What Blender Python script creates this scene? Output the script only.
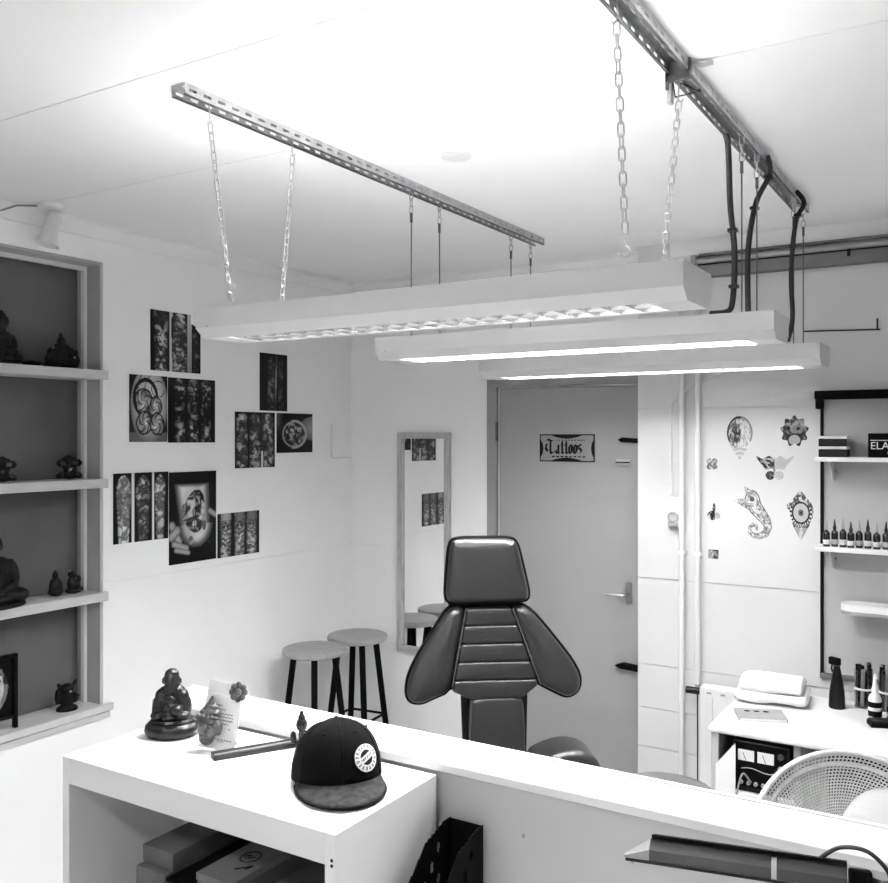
import bpy, bmesh, math, random
import numpy as np
from mathutils import Vector, Matrix, Euler

random.seed(7)
PI = math.pi
for o in list(bpy.data.objects):
    bpy.data.objects.remove(o, do_unlink=True)
scene = bpy.context.scene
C = scene.collection

# ------------------------------------------------------------------ camera
EYE = 1.83
YAW = math.atan(556 / 905)
cam_d = bpy.data.cameras.new('camera')
cam = bpy.data.objects.new('camera', cam_d)
C.objects.link(cam)
cam.location = (0, 0, EYE)
cam.rotation_euler = (PI / 2, 0, YAW)
cam_d.sensor_fit = 'HORIZONTAL'
cam_d.sensor_width = 36.0
cam_d.lens = 36.0 * 905 / 888
cam_d.shift_y = -4.5 / 888
cam_d.clip_start = 0.05
scene.camera = cam

# ------------------------------------------------------------------ world, exposure
w = bpy.data.worlds.new('world')
scene.world = w
w.use_nodes = True
w.node_tree.nodes['Background'].inputs[0].default_value = (.5, .5, .5, 1)
w.node_tree.nodes['Background'].inputs[1].default_value = 0.1
vs = scene.view_settings
vs.view_transform = 'Standard'
vs.look = 'None'
vs.gamma = 1
vs.use_curve_mapping = False
vs.exposure = 1.06
TUBE_POWER = 150.0

# ------------------------------------------------------------------ materials
MATS = {}


def mat(name, g, rough=.6, metal=0., noise=0., nscale=8., bump=0., bscale=40., spec=.5, coat=0., emit=0., alpha=1., stretch=None):
    if name in MATS:
        return MATS[name]
    m = bpy.data.materials.new(name)
    m.use_nodes = True
    nt = m.node_tree
    b = nt.nodes['Principled BSDF']
    b.inputs['Base Color'].default_value = (g, g, g, 1)
    b.inputs['Roughness'].default_value = rough
    b.inputs['Metallic'].default_value = metal
    b.inputs['Specular IOR Level'].default_value = spec
    b.inputs['Coat Weight'].default_value = coat
    if emit:
        b.inputs['Emission Color'].default_value = (1, 1, 1, 1)
        b.inputs['Emission Strength'].default_value = emit
    if alpha < 1:
        b.inputs['Alpha'].default_value = alpha
    tc = nt.nodes.new('ShaderNodeTexCoord')
    src = tc.outputs['Object']
    if stretch:
        mp = nt.nodes.new('ShaderNodeMapping')
        mp.inputs['Scale'].default_value = stretch
        nt.links.new(src, mp.inputs[0])
        src = mp.outputs[0]
    if noise:
        n = nt.nodes.new('ShaderNodeTexNoise')
        n.inputs['Scale'].default_value = nscale
        n.inputs['Detail'].default_value = 5
        nt.links.new(src, n.inputs['Vector'])
        r = nt.nodes.new('ShaderNodeMapRange')
        r.inputs[1].default_value = .25
        r.inputs[2].default_value = .75
        r.inputs[3].default_value = max(0, g - noise)
        r.inputs[4].default_value = min(1, g + noise)
        nt.links.new(n.outputs['Fac'], r.inputs[0])
        nt.links.new(r.outputs[0], b.inputs['Base Color'])
    if bump:
        n2 = nt.nodes.new('ShaderNodeTexNoise')
        n2.inputs['Scale'].default_value = bscale
        n2.inputs['Detail'].default_value = 4
        nt.links.new(src, n2.inputs['Vector'])
        bp = nt.nodes.new('ShaderNodeBump')
        bp.inputs['Strength'].default_value = bump
        bp.inputs['Distance'].default_value = .004
        nt.links.new(n2.outputs['Fac'], bp.inputs['Height'])
        nt.links.new(bp.outputs[0], b.inputs['Normal'])
    MATS[name] = m
    return m


def print_mat(name, rough=.45):
    if name in MATS:
        return MATS[name]
    m = bpy.data.materials.new(name)
    m.use_nodes = True
    nt = m.node_tree
    a = nt.nodes.new('ShaderNodeAttribute')
    a.attribute_name = 'ink'
    nt.links.new(a.outputs['Color'], nt.nodes['Principled BSDF'].inputs['Base Color'])
    nt.nodes['Principled BSDF'].inputs['Roughness'].default_value = rough
    nt.nodes['Principled BSDF'].inputs['Specular IOR Level'].default_value = .2
    MATS[name] = m
    return m


def glass_mat(name, rough=.02, ior=1.45, tint=.95):
    m = bpy.data.materials.new(name)
    m.use_nodes = True
    b = m.node_tree.nodes['Principled BSDF']
    b.inputs['Base Color'].default_value = (tint, tint, tint, 1)
    b.inputs['Transmission Weight'].default_value = 1
    b.inputs['Roughness'].default_value = rough
    b.inputs['IOR'].default_value = ior
    MATS[name] = m
    return m


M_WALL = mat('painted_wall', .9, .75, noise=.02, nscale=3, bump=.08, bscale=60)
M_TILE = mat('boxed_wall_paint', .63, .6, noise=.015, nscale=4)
M_CEIL = mat('painted_ceiling', .88, .8, noise=.015, nscale=2)
M_TRIM = mat('trim_paint', .84, .5)
M_WHITE = mat('white_lacquer', .78, .35, noise=.01, nscale=5)
M_METALW = mat('white_enamel', .72, .35)
M_FLOOR = mat('floor_vinyl', .6, .5, noise=.05, nscale=6)
M_NICHE = mat('niche_grey_paint', .10, .8, noise=.02, nscale=4)
M_SHELFW = mat('shelf_paint', .55, .5, noise=.05, nscale=9, stretch=(6, 1, 6))
M_BLACK = mat('black_plastic', .003, .3, spec=.3)
M_MATTE = mat('black_matte', .002, .7, spec=.1)
M_LEATHER = mat('black_leather', .013, .36, bump=.2, bscale=180, spec=.75)
M_PIPING = mat('leather_piping', .002, .7, spec=.1)
M_THREAD = mat('seam_thread', .09, .6)
M_STEEL = mat('galvanised_steel', .52, .38, 1., noise=.1, nscale=30)
M_DSTEEL = mat('dark_steel', .12, .45, .8, noise=.04, nscale=20)
M_CHROME = mat('brushed_chrome', .6, .25, 1.)
M_DOOR = mat('door_grey_paint', .31, .5, noise=.012, nscale=3)
M_DOORF = mat('door_frame_paint', .28, .5)
M_OAK = mat('bleached_wood', .42, .55, noise=.12, nscale=10, stretch=(12, 12, 1.2))
M_SEAT = mat('stool_seat_wood', .33, .5, noise=.05, nscale=6, stretch=(1.5, 12, 1.5))
M_BRONZE = mat('dark_bronze', .012, .3, .35, noise=.01, nscale=40, bump=.3, bscale=120)
M_FIGURE = mat('black_resin', .003, .5, spec=.2)
M_SILVER = mat('antique_silver', .10, .35, .6, noise=.08, nscale=60, bump=.4, bscale=150)
M_CAP = mat('black_twill', .003, .9, bump=.3, bscale=600, spec=.08)
M_CAPB = mat('grey_brim_twill', .022, .85, noise=.02, nscale=60, bump=.3, bscale=500, spec=.2)
M_CARTON = mat('grey_carton', .10, .7, noise=.02, nscale=12)
M_WICKER = mat('pale_rattan', .62, .6, noise=.1, nscale=30)
M_CUSH = mat('quilted_cushion', .5, .8, bump=.5, bscale=60)
M_TOWEL = mat('white_terry', .85, .95, bump=.7, bscale=250)
M_PAPER = mat('white_paper', .8, .7)
M_RUBBER = mat('black_cable', .006, .5)
M_GREYP = mat('grey_plastic', .3, .45)
M_INK = mat('dark_ink_glass', .008, .15, spec=.7)
M_LABELW = mat('white_label', .7, .6)
M_PRINT = print_mat('printed_paper')
M_PRINTG = print_mat('printed_gloss', .25)
M_MIRROR = mat('mirror_silver', .88, .02, 1.)
M_CLEAR = glass_mat('clear_acrylic')
M_DIFF = bpy.data.materials.new('frosted_diffuser')
M_DIFF.use_nodes = True
_nt = M_DIFF.node_tree
_nt.nodes.remove(_nt.nodes['Principled BSDF'])
_tr = _nt.nodes.new('ShaderNodeBsdfTranslucent')
_tr.inputs['Color'].default_value = (1, 1, 1, 1)
_nt.links.new(_tr.outputs[0], _nt.nodes['Material Output'].inputs['Surface'])
M_TUBES = [mat('lit_fluorescent_tube_%d' % i, .9, .5, emit=TUBE_POWER * k) for i, k in enumerate((1.0, .62, .17, .75))]

# ------------------------------------------------------------------ object helpers


def tag(o, label=None, cat=None, group=None, kind=None):
    if label: o['label'] = label
    if cat: o['category'] = cat
    if group: o['group'] = group
    if kind: o['kind'] = kind
    return o


def thing(name, label, cat, loc=(0, 0, 0), rotz=0., group=None):
    o = bpy.data.objects.new(name, None)
    C.objects.link(o)
    o.empty_display_size = .05
    o.location = loc
    o.rotation_euler = (0, 0, rotz)
    return tag(o, label, cat, group)


def link(name, me, m, parent=None):
    o = bpy.data.objects.new(name, me)
    C.objects.link(o)
    if m is not None and not me.materials:
        me.materials.append(m)
    if parent is not None:
        o.parent = parent
    return o


def copy_tree(o, parent=None):
    c = o.copy()
    C.objects.link(c)
    if parent is not None:
        c.parent = parent
        c.matrix_parent_inverse = o.matrix_parent_inverse.copy()
    for ch in [x for x in bpy.data.objects if x.parent == o]:
        copy_tree(ch, c)
    return c


class MB:
    def __init__(s):
        s.v = []
        s.f = []

    def add(s, vs, fs):
        n = len(s.v)
        s.v += [tuple(p) for p in vs]
        s.f += [tuple(i + n for i in f) for f in fs]
        return s

    def box(s, x0, x1, y0, y1, z0, z1):
        return s.add([(x0, y0, z0), (x1, y0, z0), (x1, y1, z0), (x0, y1, z0), (x0, y0, z1), (x1, y0, z1), (x1, y1, z1), (x0, y1, z1)],
                     [(0, 3, 2, 1), (4, 5, 6, 7), (0, 1, 5, 4), (1, 2, 6, 5), (2, 3, 7, 6), (3, 0, 4, 7)])

    def bbox(s, x0, x1, y0, y1, z0, z1, r=.004):
        # box with all edges bevelled
        bm = bmesh.new()
        bmesh.ops.create_cube(bm, size=1)
        for v in bm.verts:
            v.co = Vector(((x0 + x1) / 2 + v.co.x * (x1 - x0), (y0 + y1) / 2 + v.co.y * (y1 - y0), (z0 + z1) / 2 + v.co.z * (z1 - z0)))
        bmesh.ops.bevel(bm, geom=bm.edges[:], offset=r, segments=2, profile=.5, affect='EDGES')
        return s.bm(bm)

    def bm(s, bm):
        bm.verts.index_update()
        s.add([v.co[:] for v in bm.verts], [[v.index for v in f.verts] for f in bm.faces])
        bm.free()
        return s

    def prism(s, poly, axis, a, b):
        # poly: 2d points; axis is the extrusion axis
        def p(q, t):
            if axis == 'x': return (t, q[0], q[1])
            if axis == 'y': return (q[0], t, q[1])
            return (q[0], q[1], t)
        n = len(poly)
        vs = [p(q, a) for q in poly] + [p(q, b) for q in poly]
        fs = [tuple(range(n))[::-1], tuple(range(n, 2 * n))] + [(i, (i + 1) % n, n + (i + 1) % n, n + i) for i in range(n)]
        return s.add(vs, fs)

    def tube(s, pts, r, n=8, closed=False, caps=True):
        pts = [Vector(p) for p in pts]
        k = len(pts)
        rr = r if isinstance(r, (list, tuple)) else [r] * k
        t0 = (pts[1] - pts[0]).normalized()
        up = Vector((0, 0, 1)) if abs(t0.z) < .9 else Vector((1, 0, 0))
        u = t0.cross(up).normalized()
        vs, fs = [], []
        for i, p in enumerate(pts):
            if closed:
                t = (pts[(i + 1) % k] - pts[i - 1]).normalized()
            else:
                t = (pts[min(i + 1, k - 1)] - pts[max(i - 1, 0)]).normalized()
            u = (u - t * u.dot(t))
            u = u.normalized() if u.length > 1e-6 else t.orthogonal().normalized()
            v = t.cross(u)
            for j in range(n):
                a = 2 * PI * j / n
                vs.append(p + (u * math.cos(a) + v * math.sin(a)) * rr[i])
        m = k if closed else k - 1
        for i in range(m):
            for j in range(n):
                i2 = (i + 1) % k
                fs.append((i * n + j, i * n + (j + 1) % n, i2 * n + (j + 1) % n, i2 * n + j))
        if caps and not closed:
            fs.append(tuple(range(n))[::-1])
            fs.append(tuple((k - 1) * n + j for j in range(n)))
        return s.add(vs, fs)

    def lathe(s, prof, n=24, sx=1., sy=1., c=(0, 0, 0)):
        vs, fs = [], []
        for (r, z) in prof:
            for j in range(n):
                a = 2 * PI * j / n
                vs.append((c[0] + r * sx * math.cos(a), c[1] + r * sy * math.sin(a), c[2] + z))
        for i in range(len(prof) - 1):
            for j in range(n):
                fs.append((i * n + j, i * n + (j + 1) % n, (i + 1) * n + (j + 1) % n, (i + 1) * n + j))
        fs.append(tuple(range(n))[::-1])
        fs.append(tuple((len(prof) - 1) * n + j for j in range(n)))
        return s.add(vs, fs)

    def ball(s, c, r, sub=2, rot=None):
        bm = bmesh.new()
        bmesh.ops.create_icosphere(bm, subdivisions=sub, radius=1)
        rr = r if isinstance(r, (tuple, list)) else (r, r, r)
        R = Euler(rot).to_matrix() if rot else Matrix.Identity(3)
        for v in bm.verts:
            v.co = R @ Vector((v.co.x * rr[0], v.co.y * rr[1], v.co.z * rr[2])) + Vector(c)
        return s.bm(bm)

    def xf(s, M):
        s.v = [tuple(M @ Vector(p)) for p in s.v]
        return s

    def mesh(s, name, m, smooth=False, auto=40):
        me = bpy.data.meshes.new(name)
        me.from_pydata(s.v, [], s.f)
        me.validate()
        bm = bmesh.new()
        bm.from_mesh(me)
        bmesh.ops.recalc_face_normals(bm, faces=bm.faces)
        if smooth:
            for f in bm.faces: f.smooth = True
            for e in bm.edges:
                if len(e.link_faces) == 2 and e.calc_face_angle(0) > math.radians(auto): e.smooth = False
        bm.to_mesh(me)
        bm.free()
        me.materials.append(m)
        return me

    def build(s, name, m, parent=None, smooth=False, auto=40):
        return link(name, s.mesh(name, m, smooth, auto), m, parent)


def struct(o):
    return tag(o, kind='structure')


def smooth_poly(poly, it=2, closed=True):
    for _ in range(it):
        q = []
        n = len(poly)
        for i in range(n):
            a, b = poly[i], poly[(i + 1) % n]
            q.append((a[0] * .75 + b[0] * .25, a[1] * .75 + b[1] * .25))
            q.append((a[0] * .25 + b[0] * .75, a[1] * .25 + b[1] * .75))
        poly = q
    return poly


def poly_area(p):
    return .5 * sum(p[i][0] * p[(i + 1) % len(p)][1] - p[(i + 1) % len(p)][0] * p[i][1] for i in range(len(p)))


def tight(q, k=.08):
    d2 = []
    for i in range(len(q)):
        p0, p1 = q[i], q[(i + 1) % len(q)]
        for s in (k, .5, 1 - k): d2.append((p0[0] + (p1[0] - p0[0]) * s, p0[1] + (p1[1] - p0[1]) * s))
    return d2


def cushion(poly, y_front, y_back, r, it=2, seg=5):
    """upholstered pad: outline in x/z, rounded towards the front (-y) and back"""
    if poly_area(poly) < 0: poly = poly[::-1]
    poly = smooth_poly(poly, it)
    n = len(poly)
    nor = []
    for i in range(n):
        a, b = poly[i - 1], poly[(i + 1) % n]
        t = Vector((b[0] - a[0], b[1] - a[1]))
        t.normalize()
        nor.append(Vector((-t.y, t.x)))
    rings = []
    for side in (0, 1):
        for k in range(seg + 1):
            a = (PI / 2) * (k / seg)
            off = r * (1 - math.cos(a)) if side == 0 else r * .6 * (1 - math.sin(a))
            if side == 0:
                y = y_front + r - r * math.sin(a)
            else:
                y = y_back - r * .6 + r * .6 * math.cos(a)
            rings.append([(poly[i][0] + nor[i].x * off, y, poly[i][1] + nor[i].y * off) for i in range(n)])
    front = rings[:seg + 1][::-1]
    back = rings[seg + 1:][::-1]
    allr = front + back
    m = MB()
    vs = [p for rg in allr for p in rg]
    fs = []
    for k in range(len(allr) - 1):
        for i in range(n):
            fs.append((k * n + i, k * n + (i + 1) % n, (k + 1) * n + (i + 1) % n, (k + 1) * n + i))
    # domed front: extra ring scaled to the centroid
    base = allr[0]
    cx = sum(p[0] for p in base) / n
    cz = sum(p[2] for p in base) / n
    st = len(vs)
    prev = 0
    for q, dy in ((.85, .3), (.68, .55), (.5, .75), (.32, .88), (.15, .96)):
        vs += [(cx + (p[0] - cx) * q, p[1] - r * .2 * dy, cz + (p[2] - cz) * q) for p in base]
        for i in range(n):
            fs.append((prev + i, prev + (i + 1) % n, st + (i + 1) % n, st + i))
        prev = st
        st += n
    vs.append((cx, base[0][1] - r * .2, cz))
    for i in range(n):
        fs.append((prev + i, prev + (i + 1) % n, st))
    fs.append(tuple((len(allr) - 1) * n + i for i in range(n)))
    m.add(vs, fs)
    return m


def blob(name, parts, voxel, m, parent=None, smooth_it=2):
    """one continuous sculpted surface grown from overlapping ellipsoids"""
    mb = MB()
    for p in parts:
        mb.ball(p[0], p[1], 2, p[2] if len(p) > 2 else None)
    me = mb.mesh(name + '_raw', m)
    o = bpy.data.objects.new('tmp_raw', me)
    C.objects.link(o)
    md = o.modifiers.new('r', 'REMESH')
    md.mode = 'VOXEL'
    md.voxel_size = voxel
    md.use_smooth_shade = True
    if smooth_it:
        sm = o.modifiers.new('s', 'SMOOTH')
        sm.iterations = smooth_it
        sm.factor = .5
    dg = bpy.context.evaluated_depsgraph_get()
    me2 = bpy.data.meshes.new_from_object(o.evaluated_get(dg))
    me2.name = name
    bpy.data.objects.remove(o, do_unlink=True)
    bpy.data.meshes.remove(me)
    me2.materials.clear()
    me2.materials.append(m)
    for p in me2.polygons: p.use_smooth = True
    return link(name, me2, m, parent)


# ------------------------------------------------------------------ printed pictures (ink painted per vertex on a fine grid)


def ink_grid(name, fn, w_, h_, nx, ny, place, m, parent=None, mask=False, thick=.0012):
    """fn(U,V)->(grey[,mask]) in display values; place(u,v)->3d point for u,v in metres from the lower left corner"""
    U, V = np.meshgrid(np.linspace(0, 1, nx), np.linspace(0, 1, ny))
    r = fn(U, V)
    if mask:
        g, mk = r
    else:
        g, mk = r, np.ones_like(U)
    g = np.clip(g, 0, 1) ** 2.2
    vs = [place(u * w_, v * h_) for u, v in zip(U.ravel(), V.ravel())]
    fs = []
    ok = mk > .5
    for j in range(ny - 1):
        for i in range(nx - 1):
            if not mask or (ok[j, i] and ok[j, i + 1] and ok[j + 1, i] and ok[j + 1, i + 1]):
                a = j * nx + i
                fs.append((a, a + 1, a + nx + 1, a + nx))
    used = sorted({i for f in fs for i in f})
    mp = {i: k for k, i in enumerate(used)}
    me = bpy.data.meshes.new(name)
    me.from_pydata([vs[i] for i in used], [], [tuple(mp[i] for i in f) for f in fs])
    at = me.color_attributes.new('ink', 'FLOAT_COLOR', 'POINT')
    gg = g.ravel()[used]
    buf = np.ones((len(used), 4), dtype=np.float32)
    buf[:, 0] = buf[:, 1] = buf[:, 2] = gg
    at.data.foreach_set('color', buf.ravel())
    o = link(name, me, m, parent)
    if thick:
        sd = o.modifiers.new('thickness', 'SOLIDIFY')
        sd.thickness = thick
        sd.offset = -1
    return o


def vnoise(U, V, sx, sy, seed):
    rs = np.random.RandomState(seed)
    g = rs.rand(int(sy) + 3, int(sx) + 3)
    x = U * sx
    y = V * sy
    xi = np.clip(np.floor(x).astype(int), 0, int(sx) + 1)
    yi = np.clip(np.floor(y).astype(int), 0, int(sy) + 1)
    fx = x - xi
    fy = y - yi
    fx = fx * fx * (3 - 2 * fx)
    fy = fy * fy * (3 - 2 * fy)
    a = g[yi, xi] * (1 - fx) + g[yi, xi + 1] * fx
    b = g[yi + 1, xi] * (1 - fx) + g[yi + 1, xi + 1] * fx
    return a * (1 - fy) + b * fy


def sstep(a, b, x):
    t = np.clip((x - a) / (b - a), 0, 1)
    return t * t * (3 - 2 * t)


def tattoo(U, V, seed, sx=7, sy=10, k=16):
    """grey wash shading with dark outlines at two scales"""
    wu, wv_ = vnoise(U, V, 6, 7, seed + 9), vnoise(U, V, 7, 6, seed + 10)
    U, V = np.clip(U * .9 + .14 * (wu - .2) * .5 + .06 * V, 0, 1), np.clip(V * .86 + .16 * (wv_ - .2) * .5 + .05 * U, 0, 1)
    n1 = vnoise(U, V, sx, sy, seed)
    n2 = vnoise(U, V, sx * 1.7, sy * 1.7, seed + 1)
    n3 = vnoise(U, V, sx * 3.5, sy * 3.5, seed + 2)
    n4 = vnoise(U, V, max(2, sx * .5), max(2, sy * .5), seed + 3)
    line = sstep(.01, .07, np.abs(n1 - .5)) * sstep(.01, .09, np.abs(n2 - .5))
    shade = .15 + .75 * sstep(.25, .75, n2) * sstep(.15, .6, n4 + .25 * n1) + .35 * (n3 - .5)
    hi = sstep(.72, .85, n3) * .35
    return np.clip(shade * (.2 + .8 * line) + hi * line, 0, 1)


def arm(U, V, img, cx, wid, y0, y1, lo, hi, seed, taper=.2, rnd=.12, contrast=.8, bend=0.):
    q = np.clip((V - y0) / (y1 - y0), 0, 1)
    hw = wid * .5 * (1 - taper * (1 - q)) * np.sqrt(np.clip(1 - np.clip((V - (y1 - rnd)) / rnd, 0, 1) ** 2, 0, 1))
    c = cx + bend * np.sin(q * 3)
    d = np.abs(U - c) / np.maximum(hw, 1e-4)
    inside = (d < 1) & (V > y0) & (V < y1)
    body = lo + (hi - lo) * np.sqrt(np.clip(1 - d * d, 0, 1))
    t = tattoo(U, V, seed, 9, 11)
    v = body * (1 - contrast * (1 - t))
    return np.where(inside, v, img)


def disc(U, V, cx, cy, rx, ry):
    return np.sqrt(((U - cx) / rx) ** 2 + ((V - cy) / ry) ** 2)


def p_two_sleeves(U, V):
    img = np.full_like(U, .05)
    img = np.where((U > .37) & (U < .43), .75, img)
    img = arm(U, V, img, .2, .3, -.1, 1.05, .1, .75, 3, contrast=.85)
    img = arm(U, V, img, .57, .36, -.1, 1.0, .12, .8, 5, contrast=.8, rnd=.2)
    img = np.where((U > .73) & (U < .82), .72 * (.7 + .3 * V), img)
    img = arm(U, V, img, .91, .18, -.1, .78, .08, .4, 8, contrast=.85)
    return img


def p_roses(U, V):
    img = np.full_like(U, .12)
    d = disc(U, V, .52, .55, .5, .6)
    img = np.where(d < 1, .3 + .45 * np.sqrt(np.clip(1 - d * d, 0, 1)) + .15 * (V - .5), img)
    ring = np.abs(disc(U, V, .42, .66, .3, .27) - 1)
    img = np.where(ring < .12, .12, img)
    for (cx, cy, r, s) in ((.38, .6, .23, 1), (.68, .53, .17, 2), (.38, .29, .19, 3), (.72, .27, .2, 4)):
        wob = 1 + .25 * (vnoise(U, V, 7, 7, s + 30) - .5)
        dd = disc(U, V, cx, cy, r, r * .85) * wob
        a = np.arctan2(V - cy, U - cx)
        pet = np.abs(np.sin(2.5 * a + 5 * dd + 2.5 * vnoise(U, V, 6, 6, s + 11)))
        p = (.2 + .6 * sstep(.12, .6, pet)) * (.55 + .6 * vnoise(U, V, 14, 14, s + 3))
        img = np.where(dd < 1, p * (1.15 - .5 * dd), img)
        img = np.where((dd > .93) & (dd < 1.08), .12, img)
    sw = np.abs(np.sin(9 * disc(U, V, .75, .8, .5, .35)))
    img = np.where((d < .9) & (sw < .18) & (V > .68), .2, img)
    img = np.where(d > .98, np.where(V < .14, .35, .1), img)
    return img


def p_three_dark(U, V):
    img = np.full_like(U, .06)
    for i, cx in enumerate((.24, .52, .8)):
        img = arm(U, V, img, cx, .25, -.1, 1.0, .05, .78, 20 + i * 4, taper=.05, contrast=.95, rnd=.08)
    return img * (.5 + .5 * sstep(0, .35, U)) * (.75 + .25 * np.sin(V * 9) ** 2)


def p_two_legs(U, V):
    img = np.full_like(U, .05)
    img = arm(U, V, img, .4, .3, -.1, .95, .05, .5, 31, contrast=.8, rnd=.2)
    img = arm(U, V, img, .76, .28, -.1, .9, .04, .35, 33, contrast=.8, rnd=.2)
    img = np.where(np.abs(U - .58 - .05 * (V - .5)) < .028, .45 * (.4 + .8 * np.sin(V * 3.0) ** 2), img)
    return img


def p_three_light(U, V):
    img = np.full_like(U, .06)
    img = np.where(np.abs(U - .67) < .03, np.where(V < .3, .8, .2), img)
    for i, cx in enumerate((.17, .49, .83)):
        img = arm(U, V, img, cx, .29, -.1, .98, .2, .72, 40 + i * 3, taper=.03, contrast=.75, rnd=.12)
    return img


def p_neck(U, V):
    img = .05 + .3 * sstep(.25, 0, U) * sstep(.3, .8, V)
    sh = disc(U, V, 1.05, .62, .42, .32)
    img = np.where(sh < 1, .62 * (1 - .4 * sh), img)
    d = disc(U, V, .48, .47, .36, .37)
    img = np.where(d < 1, .85 - .25 * d, img)
    t = tattoo(U, V, 52, 10, 9)
    img = np.where(d < .82, .08 + .75 * t * (1 - .4 * d), img)
    img = np.where((d > .9) & (d < 1.0) & (U < .4), .2, img)
    return img


def p_three_arms(U, V):
    img = np.full_like(U, .04)
    img = np.where((np.abs(U - .345) < .025) | (np.abs(U - .71) < .022), .85, img)
    img = arm(U, V, img, .18, .3, -.1, .97, .55, .92, 61, taper=.45, contrast=.6, rnd=.3)
    img = arm(U, V, img, .53, .32, -.1, .96, .3, .75, 64, taper=.5, contrast=.75, rnd=.3)
    img = arm(U, V, img, .84, .25, -.1, .96, .3, .85, 67, taper=.5, contrast=.65, rnd=.3)
    return img


def p_torso(U, V):
    img = np.full_like(U, .03)
    ed = np.minimum(np.minimum((U - .17 - .06 * np.sin(V * 5)) / .16, (.86 - .12 * (V - .4) ** 2 - U) / .16), (.87 - V) / .05)
    low = (1 - disc(U, V, .56, .42, .36, .26)) * 2.4
    ed = np.where(V < .42, np.minimum(low, ed + 2), ed)
    body = ed > 0
    sh = (.25 + .5 * sstep(0, 1, ed)) * (.85 + .3 * vnoise(U, V, 5, 6, 77))
    img = np.where(body, sh, img)
    t = tattoo(U, V, 72, 7, 12, 18)
    inkm = (np.abs(U - .55 - .04 * np.sin(V * 9)) < .22 * np.sqrt(np.clip(1 - ((V - .56) / .24) ** 2, 0, 1)))
    img = np.where(inkm & body, .06 + .7 * t, img)
    img = np.where(body & ((disc(U, V, .3, .55, .04, .1) < 1) | (disc(U, V, .73, .43, .05, .09) < 1) | (disc(U, V, .45, .24, .05, .05) < 1)), .3 + .3 * t, img)
    for (x0, y0, x1, y1, r) in ((.06, .42, .2, .24, .075), (.1, .22, .36, .16, .055), (.14, .15, .4, .11, .04), (.05, .3, .16, .36, .08), (.86, .55, .98, .5, .05)):
        px, py = x1 - x0, y1 - y0
        q = np.clip(((U - x0) * px + (V - y0) * py) / (px * px + py * py), 0, 1)
        dd = np.sqrt((U - x0 - q * px) ** 2 + ((V - y0 - q * py) * 1.4) ** 2) / r
        img = np.where(dd < 1, .62 * np.sqrt(np.clip(1 - .85 * dd * dd, 0, 1)), img)
    return img


def p_skulls(U, V):
    img = np.full_like(U, .07)
    img = np.where(U > .965, .02, img)
    for i, cx in enumerate((.19, .52, .81)):
        img = arm(U, V, img, cx, .27, -.1, 1.1, .25, .78, 80 + i * 3, taper=.1, contrast=.62, rnd=.05)
        img = np.where((np.abs(U - cx) < .11) & (V > .84), (.6 if i == 0 else .42) * (1 - 20 * (U - cx) ** 2), img)
        dd = disc(U, V, cx, .68, .1, .12)
        img = np.where(dd < 1, (.62 - .3 * dd) * (.55 + .7 * vnoise(U, V, 26, 26, 90 + i)), img)
        for e in (-.04, .04):
            img = np.where(disc(U, V, cx + e, .7, .024, .035) < 1, .12, img)
        for k in range(4):
            v0 = .52 - .11 * k
            img = np.where((np.abs(V - v0 - .7 * np.abs(U - cx) - .05 * vnoise(U, V, 20, 20, 5 + k)) < .014) & (np.abs(U - cx) < .09), .3 + .6 * vnoise(U, V, 24, 24, k), img)
    return img


# ------------------------------------------------------------------ the room shell
LX, BY, RY, RX, FY, CZ = -3.25, 4.25, 4.13, 1.6, -1.4, 2.73

struct(MB().box(LX - .5, RX + .2, FY - .2, BY + .3, -.1, 0).build('floor', M_FLOOR))
struct(MB().box(RX, RX + .2, FY - .2, BY + .3, 0, CZ).build('wall_right', M_WALL))
struct(MB().box(LX - .5, RX, FY - .2, FY, 0, CZ).build('wall_front', M_WALL))

# ceiling: boards laid across the room with open joints
ceil = struct(MB().box(LX - .5, RX + .2, FY - .2, BY + .3, CZ + .012, CZ + .12).build('ceiling', M_CEIL))
seams = [FY - .2, -.96, -.34, .28, .90, 1.535, 2.165, BY + .3]
for a, b in zip(seams[:-1], seams[1:]):
    MB().box(LX - .5, RX + .2, a + .002, b - .002, CZ, CZ + .0119).build('ceiling_board', M_CEIL, ceil)

# left wall with the niche opening
NY0, NY1, NZ0, NZ1 = .95, 2.52, .695, 2.572
wl = struct(MB().box(LX - .5, LX - .30, FY - .2, BY + .3, 0, CZ).build('wall_left', M_WALL))
JZ = 1.205
for (y0, y1, z0, z1) in ((FY, NY0, 0, CZ), (NY0, NY1, 0, NZ0 - .06), (NY0, NY1, NZ1, CZ)):
    MB().box(LX - .30, LX, y0, y1, z0, z1).build('wall_panel', M_WALL, wl)
MB().box(LX - .30, LX, NY1, BY, 0, JZ - .0006).build('wall_panel', M_WALL, wl)
MB().box(LX - .30, LX, NY1, BY, JZ + .0006, CZ).build('wall_panel', M_WALL, wl)

# cornice on the left wall and along the back
struct(MB().prism([(LX, 2.665), (LX + .012, 2.665), (LX + .02, 2.69), (LX + .03, 2.712), (LX + .03, CZ), (LX, CZ)], 'y', FY, BY).build('trim_1', M_TRIM))
struct(MB().prism([(BY, 2.68), (BY - .012, 2.68), (BY - .025, 2.71), (BY - .025, CZ), (BY, CZ)], 'x', LX + .03, -1.46).build('trim_2', M_TRIM))

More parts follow.
